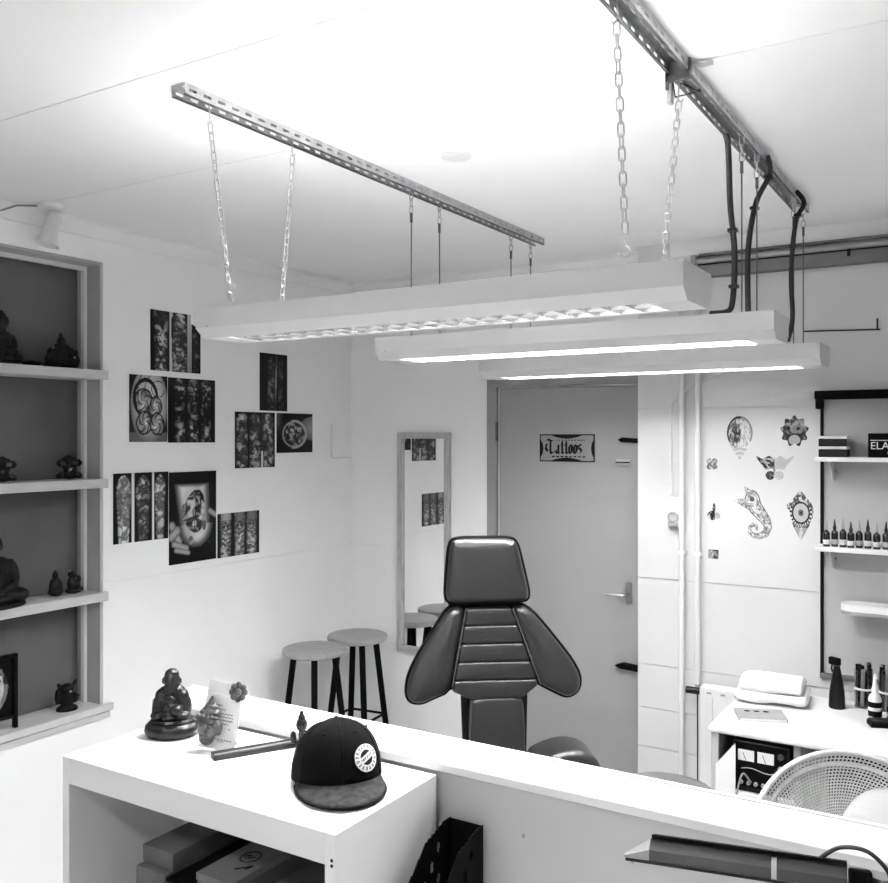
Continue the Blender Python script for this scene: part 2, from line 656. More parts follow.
# back wall with door opening
DX0, DX1, DZ = -2.335, -1.36, 2.135
wb = struct(MB().box(LX, RX, BY + .012, BY + .3, 0, CZ).build('wall_back', M_WALL))
for (x0, x1, z0, z1) in ((LX, DX0, 0, JZ - .001), (LX, DX0, JZ + .001, CZ), (DX0, DX1, DZ, CZ)):
    MB().box(x0, x1, BY, BY + .012, z0, z1).build('wall_panel', M_WALL, wb)
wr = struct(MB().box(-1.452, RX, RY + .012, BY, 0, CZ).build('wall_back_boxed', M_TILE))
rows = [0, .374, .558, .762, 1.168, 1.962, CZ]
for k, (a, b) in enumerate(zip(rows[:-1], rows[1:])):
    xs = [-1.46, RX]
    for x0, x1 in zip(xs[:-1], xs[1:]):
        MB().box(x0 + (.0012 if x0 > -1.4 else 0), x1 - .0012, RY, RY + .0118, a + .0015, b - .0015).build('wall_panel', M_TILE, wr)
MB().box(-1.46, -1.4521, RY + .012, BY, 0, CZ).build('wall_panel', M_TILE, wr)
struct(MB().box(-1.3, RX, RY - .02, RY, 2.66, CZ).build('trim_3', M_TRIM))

# half wall (partition) with its ledge
hw = struct(MB().box(-1.99, 1.2, 1.722, 1.852, 0, 1.085).build('wall_partition', mat('partition_paint', .5, .7, noise=.015, nscale=4)))
MB().bbox(-2.0, 1.2, 1.71, 1.863, 1.085, 1.105, .0025).build('ledge_board', M_WHITE, hw)
MB().bbox(-2.0, 1.2, 1.852, 1.863, 1.105, 1.109, .001).build('ledge_lip', M_WHITE, hw)
for x in (-.86, -.62):
    MB().ball((x, 1.722, .99 + .02 * (x + .62)), (.004, .0015, .006), 1).build('wall_scuff', M_GREYP, hw)
ct = struct(MB().bbox(-1.04, 1.1, .98, 1.722, .72, .75, .004).build('reception_counter', M_WHITE))  # unseen reception counter that carries the file box and desk lamp
for x in (-.98, 1.0):
    MB().box(x - .02, x + .02, 1.02, 1.06, 0, .72).build('leg', M_WHITE, ct)

# ------------------------------------------------------------------ door
door = struct(thing('door_1', 'grey painted flush door with lever handle', 'door', (0, 0, 0)))
if 'category' in door: del door['category']
FRY = BY - .012
fr = MB().box(DX0, -2.278, FRY, BY + .05, 0, DZ).build('door_frame', M_DOORF, door)
MB().box(-2.278, DX1, FRY, BY + .05, 2.092, DZ).build('door_frame', M_DOORF, door)
MB().box(DX1 - .04, DX1, BY - .005, BY + .05, 0, 2.092).build('door_frame', M_DOORF, door)
leaf = MB().bbox(-2.268, DX1 - .045, BY + .002, BY + .011, .008, 2.083, .003).build('door_leaf', M_DOOR, door)
for z in (1.86, .3):
    MB().tube([(-2.273, FRY - .006, z - .05), (-2.273, FRY - .006, z + .05)], .007, 10).build('hinge', M_DSTEEL, door, True)
# handle on its plate
hp = MB().bbox(-1.563, -1.533, BY - .008, BY + .003, 1.015, 1.12, .003).build('handle_plate', mat('pewter', .3, .35, .9), leaf)
MB().tube([(-1.548, BY - .006, 1.06), (-1.548, BY - .045, 1.06), (-1.556, BY - .056, 1.06), (-1.58, BY - .06, 1.06), (-1.655, BY - .06, 1.062)], [.009, .009, .01, .009, .008], 12).build('handle_lever', M_CHROME, leaf, True)
MB().prism([(-1.60, 1.817), (-1.585, 1.805), (-1.49, 1.80), (-1.49, 1.822), (-1.58, 1.828)], 'y', BY - .014, BY + .003).build('bolt', M_MATTE, leaf)
MB().prism([(-1.612, .71), (-1.585, .697), (-1.49, .692), (-1.49, .718), (-1.575, .724)], 'y', BY - .03, BY + .003).build('bolt', M_MATTE, leaf)
MB().bbox(-1.61, -1.535, BY - .012, BY + .003, 1.69, 1.72, .003).build('label_holder', mat('pale_metal', .5, .35, .6), leaf)
MB().box(-1.612, -1.54, BY - .0135, BY - .0115, 1.703, 1.709).build('label_slot', M_MATTE, leaf)


def nib_strokes(U, V, segs, nx, ny):
    """broad nib pen: union of parallelograms swept by a slanted nib"""
    out = np.zeros_like(U, dtype=bool)
    for (x0, y0, x1, y1) in segs:
        # solve p = (x0,y0)+a*(dx,dy)+b*(nx,ny)
        dx, dy = x1 - x0, y1 - y0
        det = dx * ny - dy * nx
        if abs(det) < 1e-9: continue
        px, py = U - x0, V - y0
        a = (px * ny - py * nx) / det
        b = (dx * py - dy * px) / det
        out |= (a >= 0) & (a <= 1) & (b >= -.5) & (b <= .5)
    return out


def sign_fn(U, V):
    x = U * 2.15
    y = V
    img = np.full_like(U, .52)
    edge = np.minimum(np.minimum(U * 2.15, (1 - U) * 2.15), np.minimum(V, 1 - V))
    # dark lens shapes bulging from the middle of every side
    img = np.where(V > 1 - .16 * np.clip(1 - ((U - .5) / .32) ** 2, 0, 1), .04, img)
    img = np.where(V < .15 * np.clip(1 - ((U - .5) / .32) ** 2, 0, 1), .04, img)
    img = np.where(x < .15 * np.clip(1 - ((V - .48) / .38) ** 2, 0, 1), .04, img)
    img = np.where(x > 2.15 - .13 * np.clip(1 - ((V - .48) / .38) ** 2, 0, 1), .04, img)
    img = np.where(edge < .035, .06, img)
    segs = []
    # blackletter capital T
    segs += [(.20, .72, .32, .82), (.32, .82, .50, .74), (.50, .74, .62, .80), (.43, .74, .43, .36), (.43, .36, .50, .29), (.50, .29, .60, .40), (.28, .66, .25, .48), (.25, .48, .33, .38)]
    X = [.66, .86, 1.02, 1.18, 1.36, 1.54]
    lo, hi = .32, .62

    def a_(x):
        return [(x, hi - .04, x + .07, hi), (x + .09, hi, x + .09, lo), (x + .09, lo, x + .13, lo - .02), (x, lo + .1, x, lo + .02), (x, lo + .02, x + .06, lo - .01), (x, lo + .14, x + .09, lo + .18)]

    def t_(x):
        return [(x + .04, hi + .13, x + .04, lo + .02), (x + .04, lo + .02, x + .1, lo - .02), (x - .02, hi - .02, x + .1, hi)]

    def o_(x):
        return [(x, hi - .05, x, lo + .03), (x, lo + .03, x + .06, lo - .02), (x + .1, hi - .03, x + .1, lo + .05), (x + .02, hi, x + .1, hi - .05), (x + .05, lo - .02, x + .1, lo + .05)]

    def s_(x):
        return [(x + .1, hi - .02, x + .03, hi + .01), (x, hi - .02, x, hi - .11), (x, hi - .12, x + .1, lo + .12), (x + .1, lo + .12, x + .1, lo + .04), (x + .1, lo + .03, x, lo)]
    for fnn, xx in zip((a_, t_, t_, o_, o_, s_), X): segs += fnn(xx)
    inkm = nib_strokes(x, y, segs, .085, .05)
    inkm |= (y > .775) & (y < .80) & (x > .66) & (x < 1.78) & (np.sin(x * 50) > -.5)
    inkm |= (y > .165) & (y < .21) & (x > .46) & (x < 1.86) & (np.sin(x * 37) > -.4)
    return np.where(inkm, .03, img)


sg = ink_grid('door_sign', sign_fn, .302, .14, 190, 90, lambda u, v: (-2.028 + u, BY + .0005 - .0004, 1.704 + v), M_PRINT, thick=.0)
sd = sg.modifiers.new('thickness', 'SOLIDIFY'); sd.thickness = .004; sd.offset = 1
tag(sg, 'small rectangular sign with blackletter word Tattoos on the grey door', 'sign')

# ------------------------------------------------------------------ niche bookcase built into the left wall
nb = thing('built_in_shelf', 'built in wall niche with grey back and pale shelf boards', 'shelf', (LX, 1.7, NZ0))
L = lambda x: x - LX      # local x
NBX = LX - .155


def nbx(x0, x1, y0, y1, z0, z1, name, m, r=0):
    mb = MB()
    (mb.bbox(x0 - LX, x1 - LX, y0 - 1.7, y1 - 1.7, z0 - NZ0, z1 - NZ0, r) if r else mb.box(x0 - LX, x1 - LX, y0 - 1.7, y1 - 1.7, z0 - NZ0, z1 - NZ0))
    return mb.build(name, m, nb)


M_REVEAL = mat('reveal_paint', .42, .6, noise=.04, nscale=6)
nbx(NBX - .02, NBX, NY0 + .001, NY1 - .001, NZ0, NZ1 - .001, 'back_panel', M_NICHE)
nbx(NBX, LX - .004, NY1 - .012, NY1 - .001, NZ0, NZ1 - .001, 'reveal_board', M_REVEAL)
nbx(NBX, LX - .004, NY0 + .001, NY0 + .012, NZ0, NZ1 - .001, 'reveal_board', M_REVEAL)
nbx(NBX, LX - .004, NY0 + .013, NY1 - .013, NZ1 - .012, NZ1 - .001, 'reveal_board', M_REVEAL)
nbx(LX - .11, LX - .088, NY1 - .028, NY1 - .013, NZ0, NZ1 - .012, 'inner_frame', M_WHITE)
nbx(LX - .11, LX - .088, NY0 + .013, NY1 - .029, NZ1 - .03, NZ1 - .013, 'inner_frame', M_WHITE)
for z in (2.112, 1.652, 1.172):
    nbx(NBX, LX + .018, NY0 + .014, NY1 + .016, z - .038, z, 'shelf_board', M_SHELFW, .003)
nbx(NBX, LX + .02, NY0 + .002, NY1 + .04, NZ0 - .03, NZ0, 'sill_board', M_SHELFW, .003)
nbx(LX - .05, LX + .01, NY0 + .002, NY1 + .03, NZ0 - .06, NZ0 - .034, 'sill_apron', M_SHELFW, .002)

# ------------------------------------------------------------------ posters on the left wall
PO = [  # y0, y1, z0, z1, painter, label
    (2.77, 3.068, 2.131, 2.411, p_two_sleeves, 'tattoo photo of two inked sleeves with clipped corner, top of the wall cluster'),
    (2.654, 2.866, 1.808, 2.106, p_roses, 'tattoo photo of round rose and clock design on pale skin'),
    (2.870, 3.162, 1.804, 2.104, p_three_dark, 'dark tattoo photo of three shadowy sleeve panels beside the rose photo'),
    (3.473, 3.684, 1.967, 2.266, p_two_legs, 'narrow dark tattoo photo of two faint inked limbs, hung alone above two others'),
    (3.296, 3.587, 1.673, 1.957, p_three_light, 'tattoo photo of three grey inked arms below the narrow dark photo'),
    (3.601, 3.892, 1.746, 1.957, p_neck, 'landscape dark tattoo photo of a round inked body part nearest the corner'),
    (2.570, 2.872, 1.367, 1.672, p_three_arms, 'tattoo photo of three tapering pale arms next to the niche'),
    (2.876, 3.169, 1.240, 1.667, p_torso, 'large black tattoo photo of an inked hip held by a hand'),
    (3.178, 3.469, 1.238, 1.454, p_skulls, 'small tattoo photo of three skull forearms beside the large hip photo'),
]
for (y0, y1, z0, z1, fn, lab) in PO:
    if fn is p_two_sleeves:
        f2 = lambda U, V: (p_two_sleeves(U, V), ((V < .985) & ~((U > .8) & (V > .84 - .45 * (U - .8)))).astype(float))
        o = ink_grid('tattoo_poster', f2, y1 - y0, z1 - z0, 90, 90, lambda u, v: (LX + .003, y0 + u, z0 + v), M_PRINT, mask=True)
    else:
        o = ink_grid('tattoo_poster', fn, y1 - y0, z1 - z0, 84, 96, lambda u, v: (LX + .003, y0 + u, z0 + v), M_PRINT)
    tag(o, lab, 'poster', 'tattoo photographs on the wall')

# ------------------------------------------------------------------ ceiling rails of slotted angle steel


def slotted_plate(mb, y0, y1, a0, a1, b0, b1, horiz, pitch=.05, hole=.026, lane=.3):
    """strip along y with a row of slots; (a0,a1) is the width span, (b0,b1) thickness"""
    def bx(ya, yb, aa, ab):
        if horiz: mb.box(aa, ab, ya, yb, b0, b1)
        else: mb.box(b0, b1, ya, yb, aa, ab)
    wdt = a1 - a0
    s0, s1 = a0 + wdt * (.5 - lane / 2), a0 + wdt * (.5 + lane / 2)
    bx(y0, y1, a0, s0)
    bx(y0, y1, s1, a1)
    n = int((y1 - y0) / pitch)
    p = (y1 - y0) / n
    for i in range(n + 1):
        yc = y0 + i * p
        ya, yb = max(y0, yc - (p - hole) / 2), min(y1, yc + (p - hole) / 2)
        bx(ya, yb, s0, s1)


RAILX = (-1.783, -.655)
RY0, RY1 = 1.61, 3.73
RAILS = []
for x, lab in zip(RAILX, ('slotted steel ceiling rail with plain chains and wires, on the poster side', 'slotted steel ceiling rail carrying the black power cables')):
    t = thing('ceiling_rail', lab, 'rail', (x, RY0, CZ - .031), 0, 'slotted ceiling rails')
    mb = MB()
    slotted_plate(mb, 0, RY1 - RY0, -.025, .025, .0285, .0305, True)
    mb.build('top_flange', M_STEEL, t)
    mb = MB()
    slotted_plate(mb, 0, RY1 - RY0, .002, .0285, -.025, -.0228, False)
    mb.build('side_flange', M_STEEL, t)
    mb = MB()
    slotted_plate(mb, 0, RY1 - RY0, .002, .0285, .0228, .025, False)
    mb.build('side_flange', M_STEEL, t)
    MB().box(-.025, -.017, 0, RY1 - RY0, 0, .002).box(.017, .025, 0, RY1 - RY0, 0, .002).build('lip', M_DSTEEL, t)
    for y in (.06, .72, 1.4, 2.04):
        MB().lathe([(.008, 0), (.008, .005), (.004, .006)], 6, c=(0, y, .022)).build('bolt', M_DSTEEL, t)
    RAILS.append(t)

# ------------------------------------------------------------------ fluorescent fixtures
FX0, FX1 = -1.935, -.545
FH = .08
FW = .21


def make_fixture(label, uplight, loc, mt):
    t = thing('fluorescent_fixture', label, 'light fixture', loc, 0, 'hanging fluorescent fixtures')
    n0, n1 = 0, FX1 - FX0
    th = .003
    # front and back side panels with the inward slope
    for k, nm in ((0, 'front_panel'), (1, 'rear_panel')):
        pr = [(0, FH), (0, .026), (.03, 0), (.03 + th, .002), (th, .028), (th, FH - .001)]
        if k: pr = [(FW - a, b) for a, b in pr]
        MB().prism(pr, 'x', n0 + .012, n1 - .012).build(nm, M_METALW, t)
    gap = .012 if uplight else .095
    MB().box(n0 + .012, n1 - .012, th, gap, FH - th, FH).build('top_panel', M_METALW, t)
    MB().box(n0 + .012, n1 - .012, FW - gap, FW - th, FH - th, FH).build('top_panel', M_METALW, t)
    MB().box(n0 + .012, n1 - .012, gap, FW - gap, FH - .0025, FH - .0005).build('top_diffuser', M_DIFF, t)  # unseen diffuser added to spread the upward light softly over the ceiling
    for x in (.1, n1 - .1):
        MB().box(x - .012, x + .012, gap, FW - gap, FH - .0005, FH + .001).build('top_strap', M_METALW, t)
    prof = [(.004, FH), (0, FH - .006), (0, .026), (.03, 0), (FW - .03, 0), (FW, .026), (FW, FH - .006), (FW - .004, FH)]
    for a, b in ((0, .012), (n1 - .012, n1)):
        MB().prism(prof, 'x', a, b).build('end_cap', M_METALW, t)
    # longitudinal reflectors and cross louvre
    zt, hwid, ml = (.024, .0075, M_CHROME) if uplight else (.014, .003, M_METALW)
    for y in (.036, FW / 2, FW - .036):
        MB().prism([(y - hwid * .8, zt), (y - .0008, .002), (y + .0008, .002), (y + hwid * .8, zt)], 'x', n0 + .08, n1 - .08).build('reflector', ml, t)
    MB().box(n0 + .012, n0 + .08, .034, FW - .034, .001, .004).build('end_plate', M_METALW, t)
    MB().box(n1 - .08, n1 - .012, .034, FW - .034, .001, .004).build('end_plate', M_METALW, t)
    bl = MB().prism([(-hwid, zt), (-.0008, .002), (.0008, .002), (hwid, zt)], 'y', .036, FW - .036).mesh('louvre_blade', ml)
    nb_ = 23
    for i in range(nb_):
        o = link('louvre_blade', bl, None, t)
        o.location = (.085 + (n1 - .17) * i / (nb_ - 1), 0, 0)
    for y in (.07, FW - .07):
        MB().tube([(n0 + .03, y, .044), (n1 - .03, y, .044)], .013, 12).build('tube', mt, t, True)
    MB().ball((n0 + .045, .001, .03), (.003, .002, .003), 1).build('screw', M_DSTEEL, t)
    return t


FIX = [make_fixture('hanging fluorescent fixture on chains in front, with louvre clearly visible', True, (FX0, 1.81, EYE + .28), M_TUBES[0]),
       make_fixture('hanging fluorescent fixture in the middle of the row of three', False, (FX0, 2.67, EYE + .28), M_TUBES[1]),
       make_fixture('hanging fluorescent fixture nearest the grey door', False, (FX0, 3.44, EYE + .257), M_TUBES[2])]

# unseen fill light added on the reception ceiling, built from the same fixture
FIX.append(make_fixture('added fill light shaped as a fluorescent fixture, unseen on the reception ceiling', False, (-1.6, -.5, CZ - FH), M_TUBES[3]))

# ------------------------------------------------------------------ chains and wires


def stadium(l, wd, n=6):
    r = wd / 2
    pts = []
    for i in range(n + 1):
        a = PI * i / n
        pts.append((r * math.cos(a), 0, l / 2 - r + r * math.sin(a)))
    for i in range(n + 1):
        a = PI + PI * i / n
        pts.append((r * math.cos(a), 0, -(l / 2 - r) + r * math.sin(a)))
    return pts


LINK = MB().tube(stadium(.030, .0135), .0019, 6, closed=True).mesh('chain_link', M_STEEL, True)
HOOK = MB().tube([(0, 0, .035), (0, 0, .012)] + [(.011 * math.sin(a) * 1., 0, -.001 + .012 * math.cos(a)) for a in [k * PI / 6 for k in range(0, 10)]], .002, 6).mesh('hook', M_STEEL, True)


def chain(a, b, label, group, hook=False):
    a, b = Vector(a), Vector(b)
    t = thing('hanging_chain', label, 'chain', a, 0, group)
    d = b - a
    pitch = .0245
    n = int(d.length / pitch)
    rot = d.to_track_quat('-Z', 'Y')
    # long top hook over the rail lip
    o = link('hook', MB().tube([(-.006, 0, .026), (0, 0, .03), (.004, 0, .02), (.003, 0, -.02), (0, 0, -.035), (-.006, 0, -.04), (-.010, 0, -.03)], .0019, 6).mesh('hook', M_STEEL, True), None, t)
    o.rotation_euler = rot.to_euler()
    for i in range(2, n + 1):
        o = link('chain_link', LINK, None, t)
        o.location = d * (i * pitch / d.length)
        o.rotation_euler = (rot @ Euler((0, 0, PI / 2 * (i % 2) + .15 * math.sin(i))).to_quaternion()).to_euler()
    if hook:
        o = link('hook', HOOK, None, t)
        o.location = d * (n * pitch / d.length) + Vector((0, 0, -.047))
        o.rotation_euler = (0, 0, .6)
    return t


ZT = CZ - .033
FT = EYE + .36
chain((RAILX[0], 1.712, ZT), (RAILX[0], 1.795, FT + .01), 'steel link chain on the poster side rail, holding the front fixture', 'chains of the front fixture')
chain((RAILX[0], 2.05, ZT), (RAILX[0], 1.998, FT + .005), 'steel link chain on the poster side rail, holding the front fixture', 'chains of the front fixture')
chain((RAILX[1], 1.722, ZT), (RAILX[1], 1.778, FT + .045), 'steel link chain ending in an open hook beside the front fixture', 'chains of the front fixture', True)
chain((RAILX[1], 2.15, ZT - .03), (RAILX[1], 2.015, FT + .005), 'steel link chain hung from the rail clamp with small hooks', 'chains of the front fixture')
# rail clamp with triangular loop
t = thing('rail_clamp', 'steel clamp with triangular wire loop on the cable rail', 'clamp', (RAILX[1], 2.15, CZ - .036))
MB().box(-.03, .03, -.02, -.008, -.012, .043).box(-.03, -.024, -.02, .02, -.03, .03).build('body', M_DSTEEL, t)
MB().tube([(.024, 0, .03), (.05, .01, .022), (.075, .015, .026)], .006, 8).build('lever', M_STEEL, t, True)
MB().tube([(-.018, 0, -.002), (-.012, 0, -.045), (.03, .06, -.02)], .0022, 6, closed=True).build('loop', M_RUBBER, t, True)
MB().bbox(-.03, -.018, -.012, .012, -.06, .004, .003).build('strap', M_STEEL, t)


def wire(x, y, z1, fixno, group):
    t = thing('suspension_wire', ('thin steel wire carrying the middle fixture', 'thin steel wire carrying the fixture nearest the door')[fixno - 1] + (' from the rail with cables' if x > -1 else ' from the rail without cables'), 'wire', (x, y, z1), 0, group)
    for i in range(3):
        o = link('chain_link', LINK, None, t)
        o.location = (0, 0, ZT - z1 - .01 - i * .0245)
        o.rotation_euler = (0, 0, PI / 2 * (i % 2))
    MB().tube([(0, 0, ZT - z1 - .075), (0, 0, 0)], .0022, 6).build('strand', M_DSTEEL, t, True)
    MB().bbox(-.004, .004, -.004, .004, ZT - z1 - .105, ZT - z1 - .07, .001).build('turnbuckle', M_DSTEEL, t)


for fi, ys in ((1, (2.655, 2.90)), (2, (3.425, 3.67))):
    for xx in RAILX:
        for y in ys:
            xq = xx + (.019 if xx > -1 else 0)
            yf = min(max(y, FIX[fi].location.y + .01), FIX[fi].location.y + FW - .01)
            wire(xq, yf, FIX[fi].location.z + FH, fi, 'suspension wires')


def cable(pts, r, label, name='power_cable', m=M_RUBBER, cat='cable', group=None, clips=()):
    # Catmull-Rom through the points
    P = [Vector(p) for p in pts]
    P = [P[0]] + P + [P[-1]]
    out = []
    for i in range(1, len(P) - 2):
        for k in range(8):
            s = k / 8
            a, b, c, d = P[i - 1], P[i], P[i + 1], P[i + 2]
            out.append(.5 * ((2 * b) + (c - a) * s + (2 * a - 5 * b + 4 * c - d) * s * s + (3 * b - a - 3 * c + d) * s ** 3))
    out.append(P[-2])
    base = P[0]
    t = thing(name, label, cat, base, 0, group)
    MB().tube([p - base for p in out], r, 10).build('cord', m, t, True)
    for (k) in clips:
        p = out[int(k * (len(out) - 1))] - base
        MB().bbox(p.x - r * 1.5, p.x + r * 1.5, p.y - r * 1.5, p.y + r * 1.5, p.z - .005, p.z + .005, .001).build('cable_clip', M_BLACK, t)
    return t


F2 = FIX[1].location
F3 = FIX[2].location
cable([(-.672, 2.64, CZ - .03), (-.668, 2.655, 2.66), (-.665, 2.665, 2.5), (-.655, 2.675, 2.36), (-.665, 2.69, 2.225), (-.69, 2.72, F2.z + FH + .011), (-.74, 2.73, F2.z + FH + .010)], .0085,
      'black cable bending onto the top of the middle fixture', clips=(.42, .62))
cable([(-.628, 2.98, CZ - .01), (-.62, 2.975, 2.66), (-.65, 2.92, 2.56), (-.66, 2.86, 2.40), (-.65, 2.82, F2.z + FH + .004)], .0085,
      'black cable looped over the rail, dropping straight to the middle fixture', clips=(.3, .55))
cable([(-.628, 3.46, CZ - .01), (-.60, 3.45, 2.67), (-.625, 3.43, 2.60), (-.64, 3.425, 2.42), (-.635, 3.425, 2.26), (-.655, 3.445, F3.z + FH + .01)], .0085,
      'black cable dropping to the fixture nearest the door', clips=(.35, .5))

cable([(LX + .006, 4.055, 1.90), (LX + .006, 4.055, 1.80), (LX + .006, 4.057, 1.725), (LX + .006, 4.07, 1.712), (LX + .006, 4.15, 1.711), (LX + .006, 4.235, 1.712)], .0035,
      'thin white cable bent on the poster wall next to the room corner', 'corner_cable', M_METALW)

# smoke disc and the white spot on the ceiling
o = MB().lathe([(.0, .012), (.05, .012), (.05, .0085), (.046, .007), (.0, .007)], 28).build('ceiling_disc', mat('disc_plastic', .7, .5), None, True)
o.location = (-1.485, 2.49, CZ - .012)
o.scale = (1, 1, 1)
tag(o, 'flat round white cover disc on the ceiling', 'cover')

sp = thing('spotlight', 'white swivel spotlight on the ceiling above the niche', 'spotlight', (-3.13, 2.185, CZ))
MB().lathe([(.0, -.022), (.042, -.022), (.047, -.017), (.048, 0)], 28).build('base', M_METALW, sp, True)
MB().tube([(0, .005, -.02), (0, .008, -.06)], .009, 10).build('stem', M_METALW, sp, True)
hd = MB().lathe([(.012, .02), (.024, .014), (.028, 0), (.029, -.055), (.034, -.075), (.045, -.11), (.047, -.115), (.043, -.113), (.03, -.078), (.0, -.07)], 28)
hd.xf(Matrix.Translation((0, .018, -.045)) @ Matrix.Rotation(-.22, 4, 'X') @ Matrix.Rotation(.1, 4, 'Y'))
hd.build('lamp_head', M_METALW, sp, True)
MB().tube([(-.02, -.04, -.012), (-.06, -.1, -.018), (-.085, -.15, -.045), (-.11, -.22, -.05)], .004, 6).build('cord', mat('grey_cord', .25, .6), sp, True)  # cord in one even mid grey

# dark track / beam along the ceiling of the boxed wall
bt = thing('wall_trunking', 'dark grey cable trunking with pipe along the ceiling edge of the tiled wall', 'trunking', (-1.16, RY, 2.55))
M_TRK = mat('trunking_grey', .13, .5, noise=.02, nscale=10)
MB().box(-.0, 2.7, -.055, -.001, .0, .052).build('channel', M_TRK, bt)
MB().tube([(-.03, -.055, .072), (2.7, -.055, .072)], .013, 12).build('pipe', mat('pipe_grey', .3, .4), bt, True)
MB().box(-.0, 2.7, -.058, -.001, .053, .058).build('dark_gap', M_MATTE, bt)
MB().tube([(0, -.04, .1), (2.7, -.04, .1)], .008, 10).build('pipe', M_TRK, bt, True)
MB().bbox(-.03, -.005, -.07, -.001, .045, .1, .003).build('end_bracket', M_GREYP, bt)
for x in (.62, 1.3):
    MB().box(x, x + .012, -.06, -.0, .03, .062).build('bracket', M_MATTE, bt)
cable([(-.72, RY - .006, 2.284), (-.6, RY - .006, 2.280), (-.436, RY - .006, 2.275), (-.432, RY - .006, 2.278), (-.432, RY - .006, 2.32)], .0035,
      'thin black cable fixed level on the wall, turned up at its end', 'wall_cable')

# ------------------------------------------------------------------ mirror
mr = thing('wall_mirror', 'tall narrow mirror in a bleached wooden frame', 'mirror', (-2.735, BY, .62))
mw, mh = .172, 1.235
fw = .034
MB().bbox(-mw, -mw + fw, -.028, -.001, 0, mh, .003).build('frame_stile', M_OAK, mr)
MB().bbox(mw - fw, mw, -.028, -.001, 0, mh, .003).build('frame_stile', M_OAK, mr)
MB().bbox(-mw + fw, mw - fw, -.028, -.001, 0, fw, .003).build('frame_rail', M_OAK, mr)
MB().bbox(-mw + fw, mw - fw, -.028, -.001, mh - fw, mh, .003).build('frame_rail', M_OAK, mr)
MB().box(-mw + fw - .001, mw - fw + .001, -.012, -.008, fw - .001, mh - fw + .001).build('mirror_glass', M_MIRROR, mr)

# ------------------------------------------------------------------ stools


def stool(loc, h, r, rot, label, group, foot=.2, m=M_SEAT):
    t = thing('wooden_stool', label, 'stool', loc, rot, group)
    MB().lathe([(r - .012, h - .032), (r - .002, h - .026), (r, h - .014), (r - .004, h - .004), (r - .014, h), (r * .5, h - .002)], 36).build('seat', m, t, True)
    for k in range(4):
        a = PI / 4 + k * PI / 2
        p0 = Vector((math.cos(a) * r * .62, math.sin(a) * r * .62, h - .032))
        p1 = Vector((math.cos(a) * foot, math.sin(a) * foot, 0))
        MB().tube([p0, p1], [.0165, .0165], 12).build('leg', M_MATTE, t, True)
        a2 = a + PI / 2
        q = .42
        s0 = p0.lerp(p1, 1 - q)
        s1 = Vector((math.cos(a2) * r * .62, math.sin(a2) * r * .62, h - .032)).lerp(Vector((math.cos(a2) * foot, math.sin(a2) * foot, 0)), 1 - q)
        MB().tube([s0, s1], .007, 8).build('rung', M_MATTE, t, True)
    return t


stool((-2.995, 3.605, 0), .752, .165, -.09, 'wooden stool with black legs beneath the posters', 'wooden stools', .19)
stool((-2.995, 3.97, 0), .752, .165, .1, 'wooden stool with black legs in the corner beside the mirror', 'wooden stools', .19)
stool((-.905, 2.80, 0), .718, .16, .2, 'round grey stool seat just showing above the ledge, below the door', 'wooden stools', .19, mat('grey_seat', .075, .55))

# ------------------------------------------------------------------ tattoo chair
tc = thing('tattoo_chair', 'black leather tattoo chair with ribbed winged backrest', 'chair', (-1.547, 2.806, 0), YAW + math.radians(5))
S = 282.8


def cp(pts):
    return [((x - 487) / S, EYE - (y - 437) / S) for x, y in pts]


hr = cushion(tight(cp([(449, 537), (515, 537), (530, 600), (444, 601)])), -.065, .03, .03, 2).build('headrest', M_LEATHER, tc, True, 60)
MB().bbox(-.135, .12, -.02, .03, 1.2, 1.30, .008).build('headrest_post_shadow', M_MATTE, tc)  # post widened into a black band standing in for shadow under the headrest
BOLS = [cp([(450, 603), (467, 606), (456, 650), (451, 688), (433, 695), (420, 701), (407, 697), (407, 677), (416, 656), (436, 624)]),
        cp([(525, 603), (508, 606), (522, 642), (537, 682), (545, 686), (556, 692), (569, 698), (581, 690), (580, 671), (552, 634)])]
for bp_ in BOLS:
    cushion(bp_, -.05, .045, .034, 2).build('side_bolster', M_LEATHER, tc, True, 60)
for poly_, yy in ((tight(cp([(449, 537), (515, 537), (530, 600), (444, 601)])), -.03), (BOLS[0], -.012), (BOLS[1], -.012)):
    pp = smooth_poly(poly_, 2)
    MB().tube([(a, yy, b) for a, b in pp], .0085, 8, closed=True).build('edge_shade_piping', M_PIPING, tc, True)  # black piping, made wide to stand in for the shaded cushion sides
ys = [606, 623, 641, 659, 677, 695]


def cx_l(y): return 466 - (y - 606) * 14 / 80 if y < 686 else 463
def cx_r(y): return 510 + (y - 606) * 28 / 76 if y < 683 else 528


for a, b in zip(ys[:-1], ys[1:]):
    pts = [(cx_l(a), a), (cx_r(a), a), (cx_r(b), b), (cx_l(b), b)]
    if b == 695: pts = [(cx_l(677), 677), (cx_r(677), 677), (536, 684), (522, 695), (472, 697), (452, 688)]
    q = cp(pts)
    # densify so the corners stay tight
    d2 = []
    for i in range(len(q)):
        p0, p1 = q[i], q[(i + 1) % len(q)]
        for s in (0.06, .5, .94): d2.append((p0[0] + (p1[0] - p0[0]) * s, p0[1] + (p1[1] - p0[1]) * s))
    cushion(d2, -.046, .03, .010, 1).build('back_rib', M_LEATHER, tc, True, 60)
for sgn, fx in ((-1, cx_l), (1, cx_r)):
    pp = cp([(fx(y) + sgn * 1.2, y) for y in (606, 630, 655, 682)])
    MB().tube([(p[0], -.046, p[1]) for p in pp], .002, 6).build('piping', M_THREAD, tc, True)
cushion(tight(cp([(469, 694), (523, 694), (526, 800), (470, 800)])), -.045, .03, .016, 2).build('lumbar_pad', M_LEATHER, tc, True, 60)
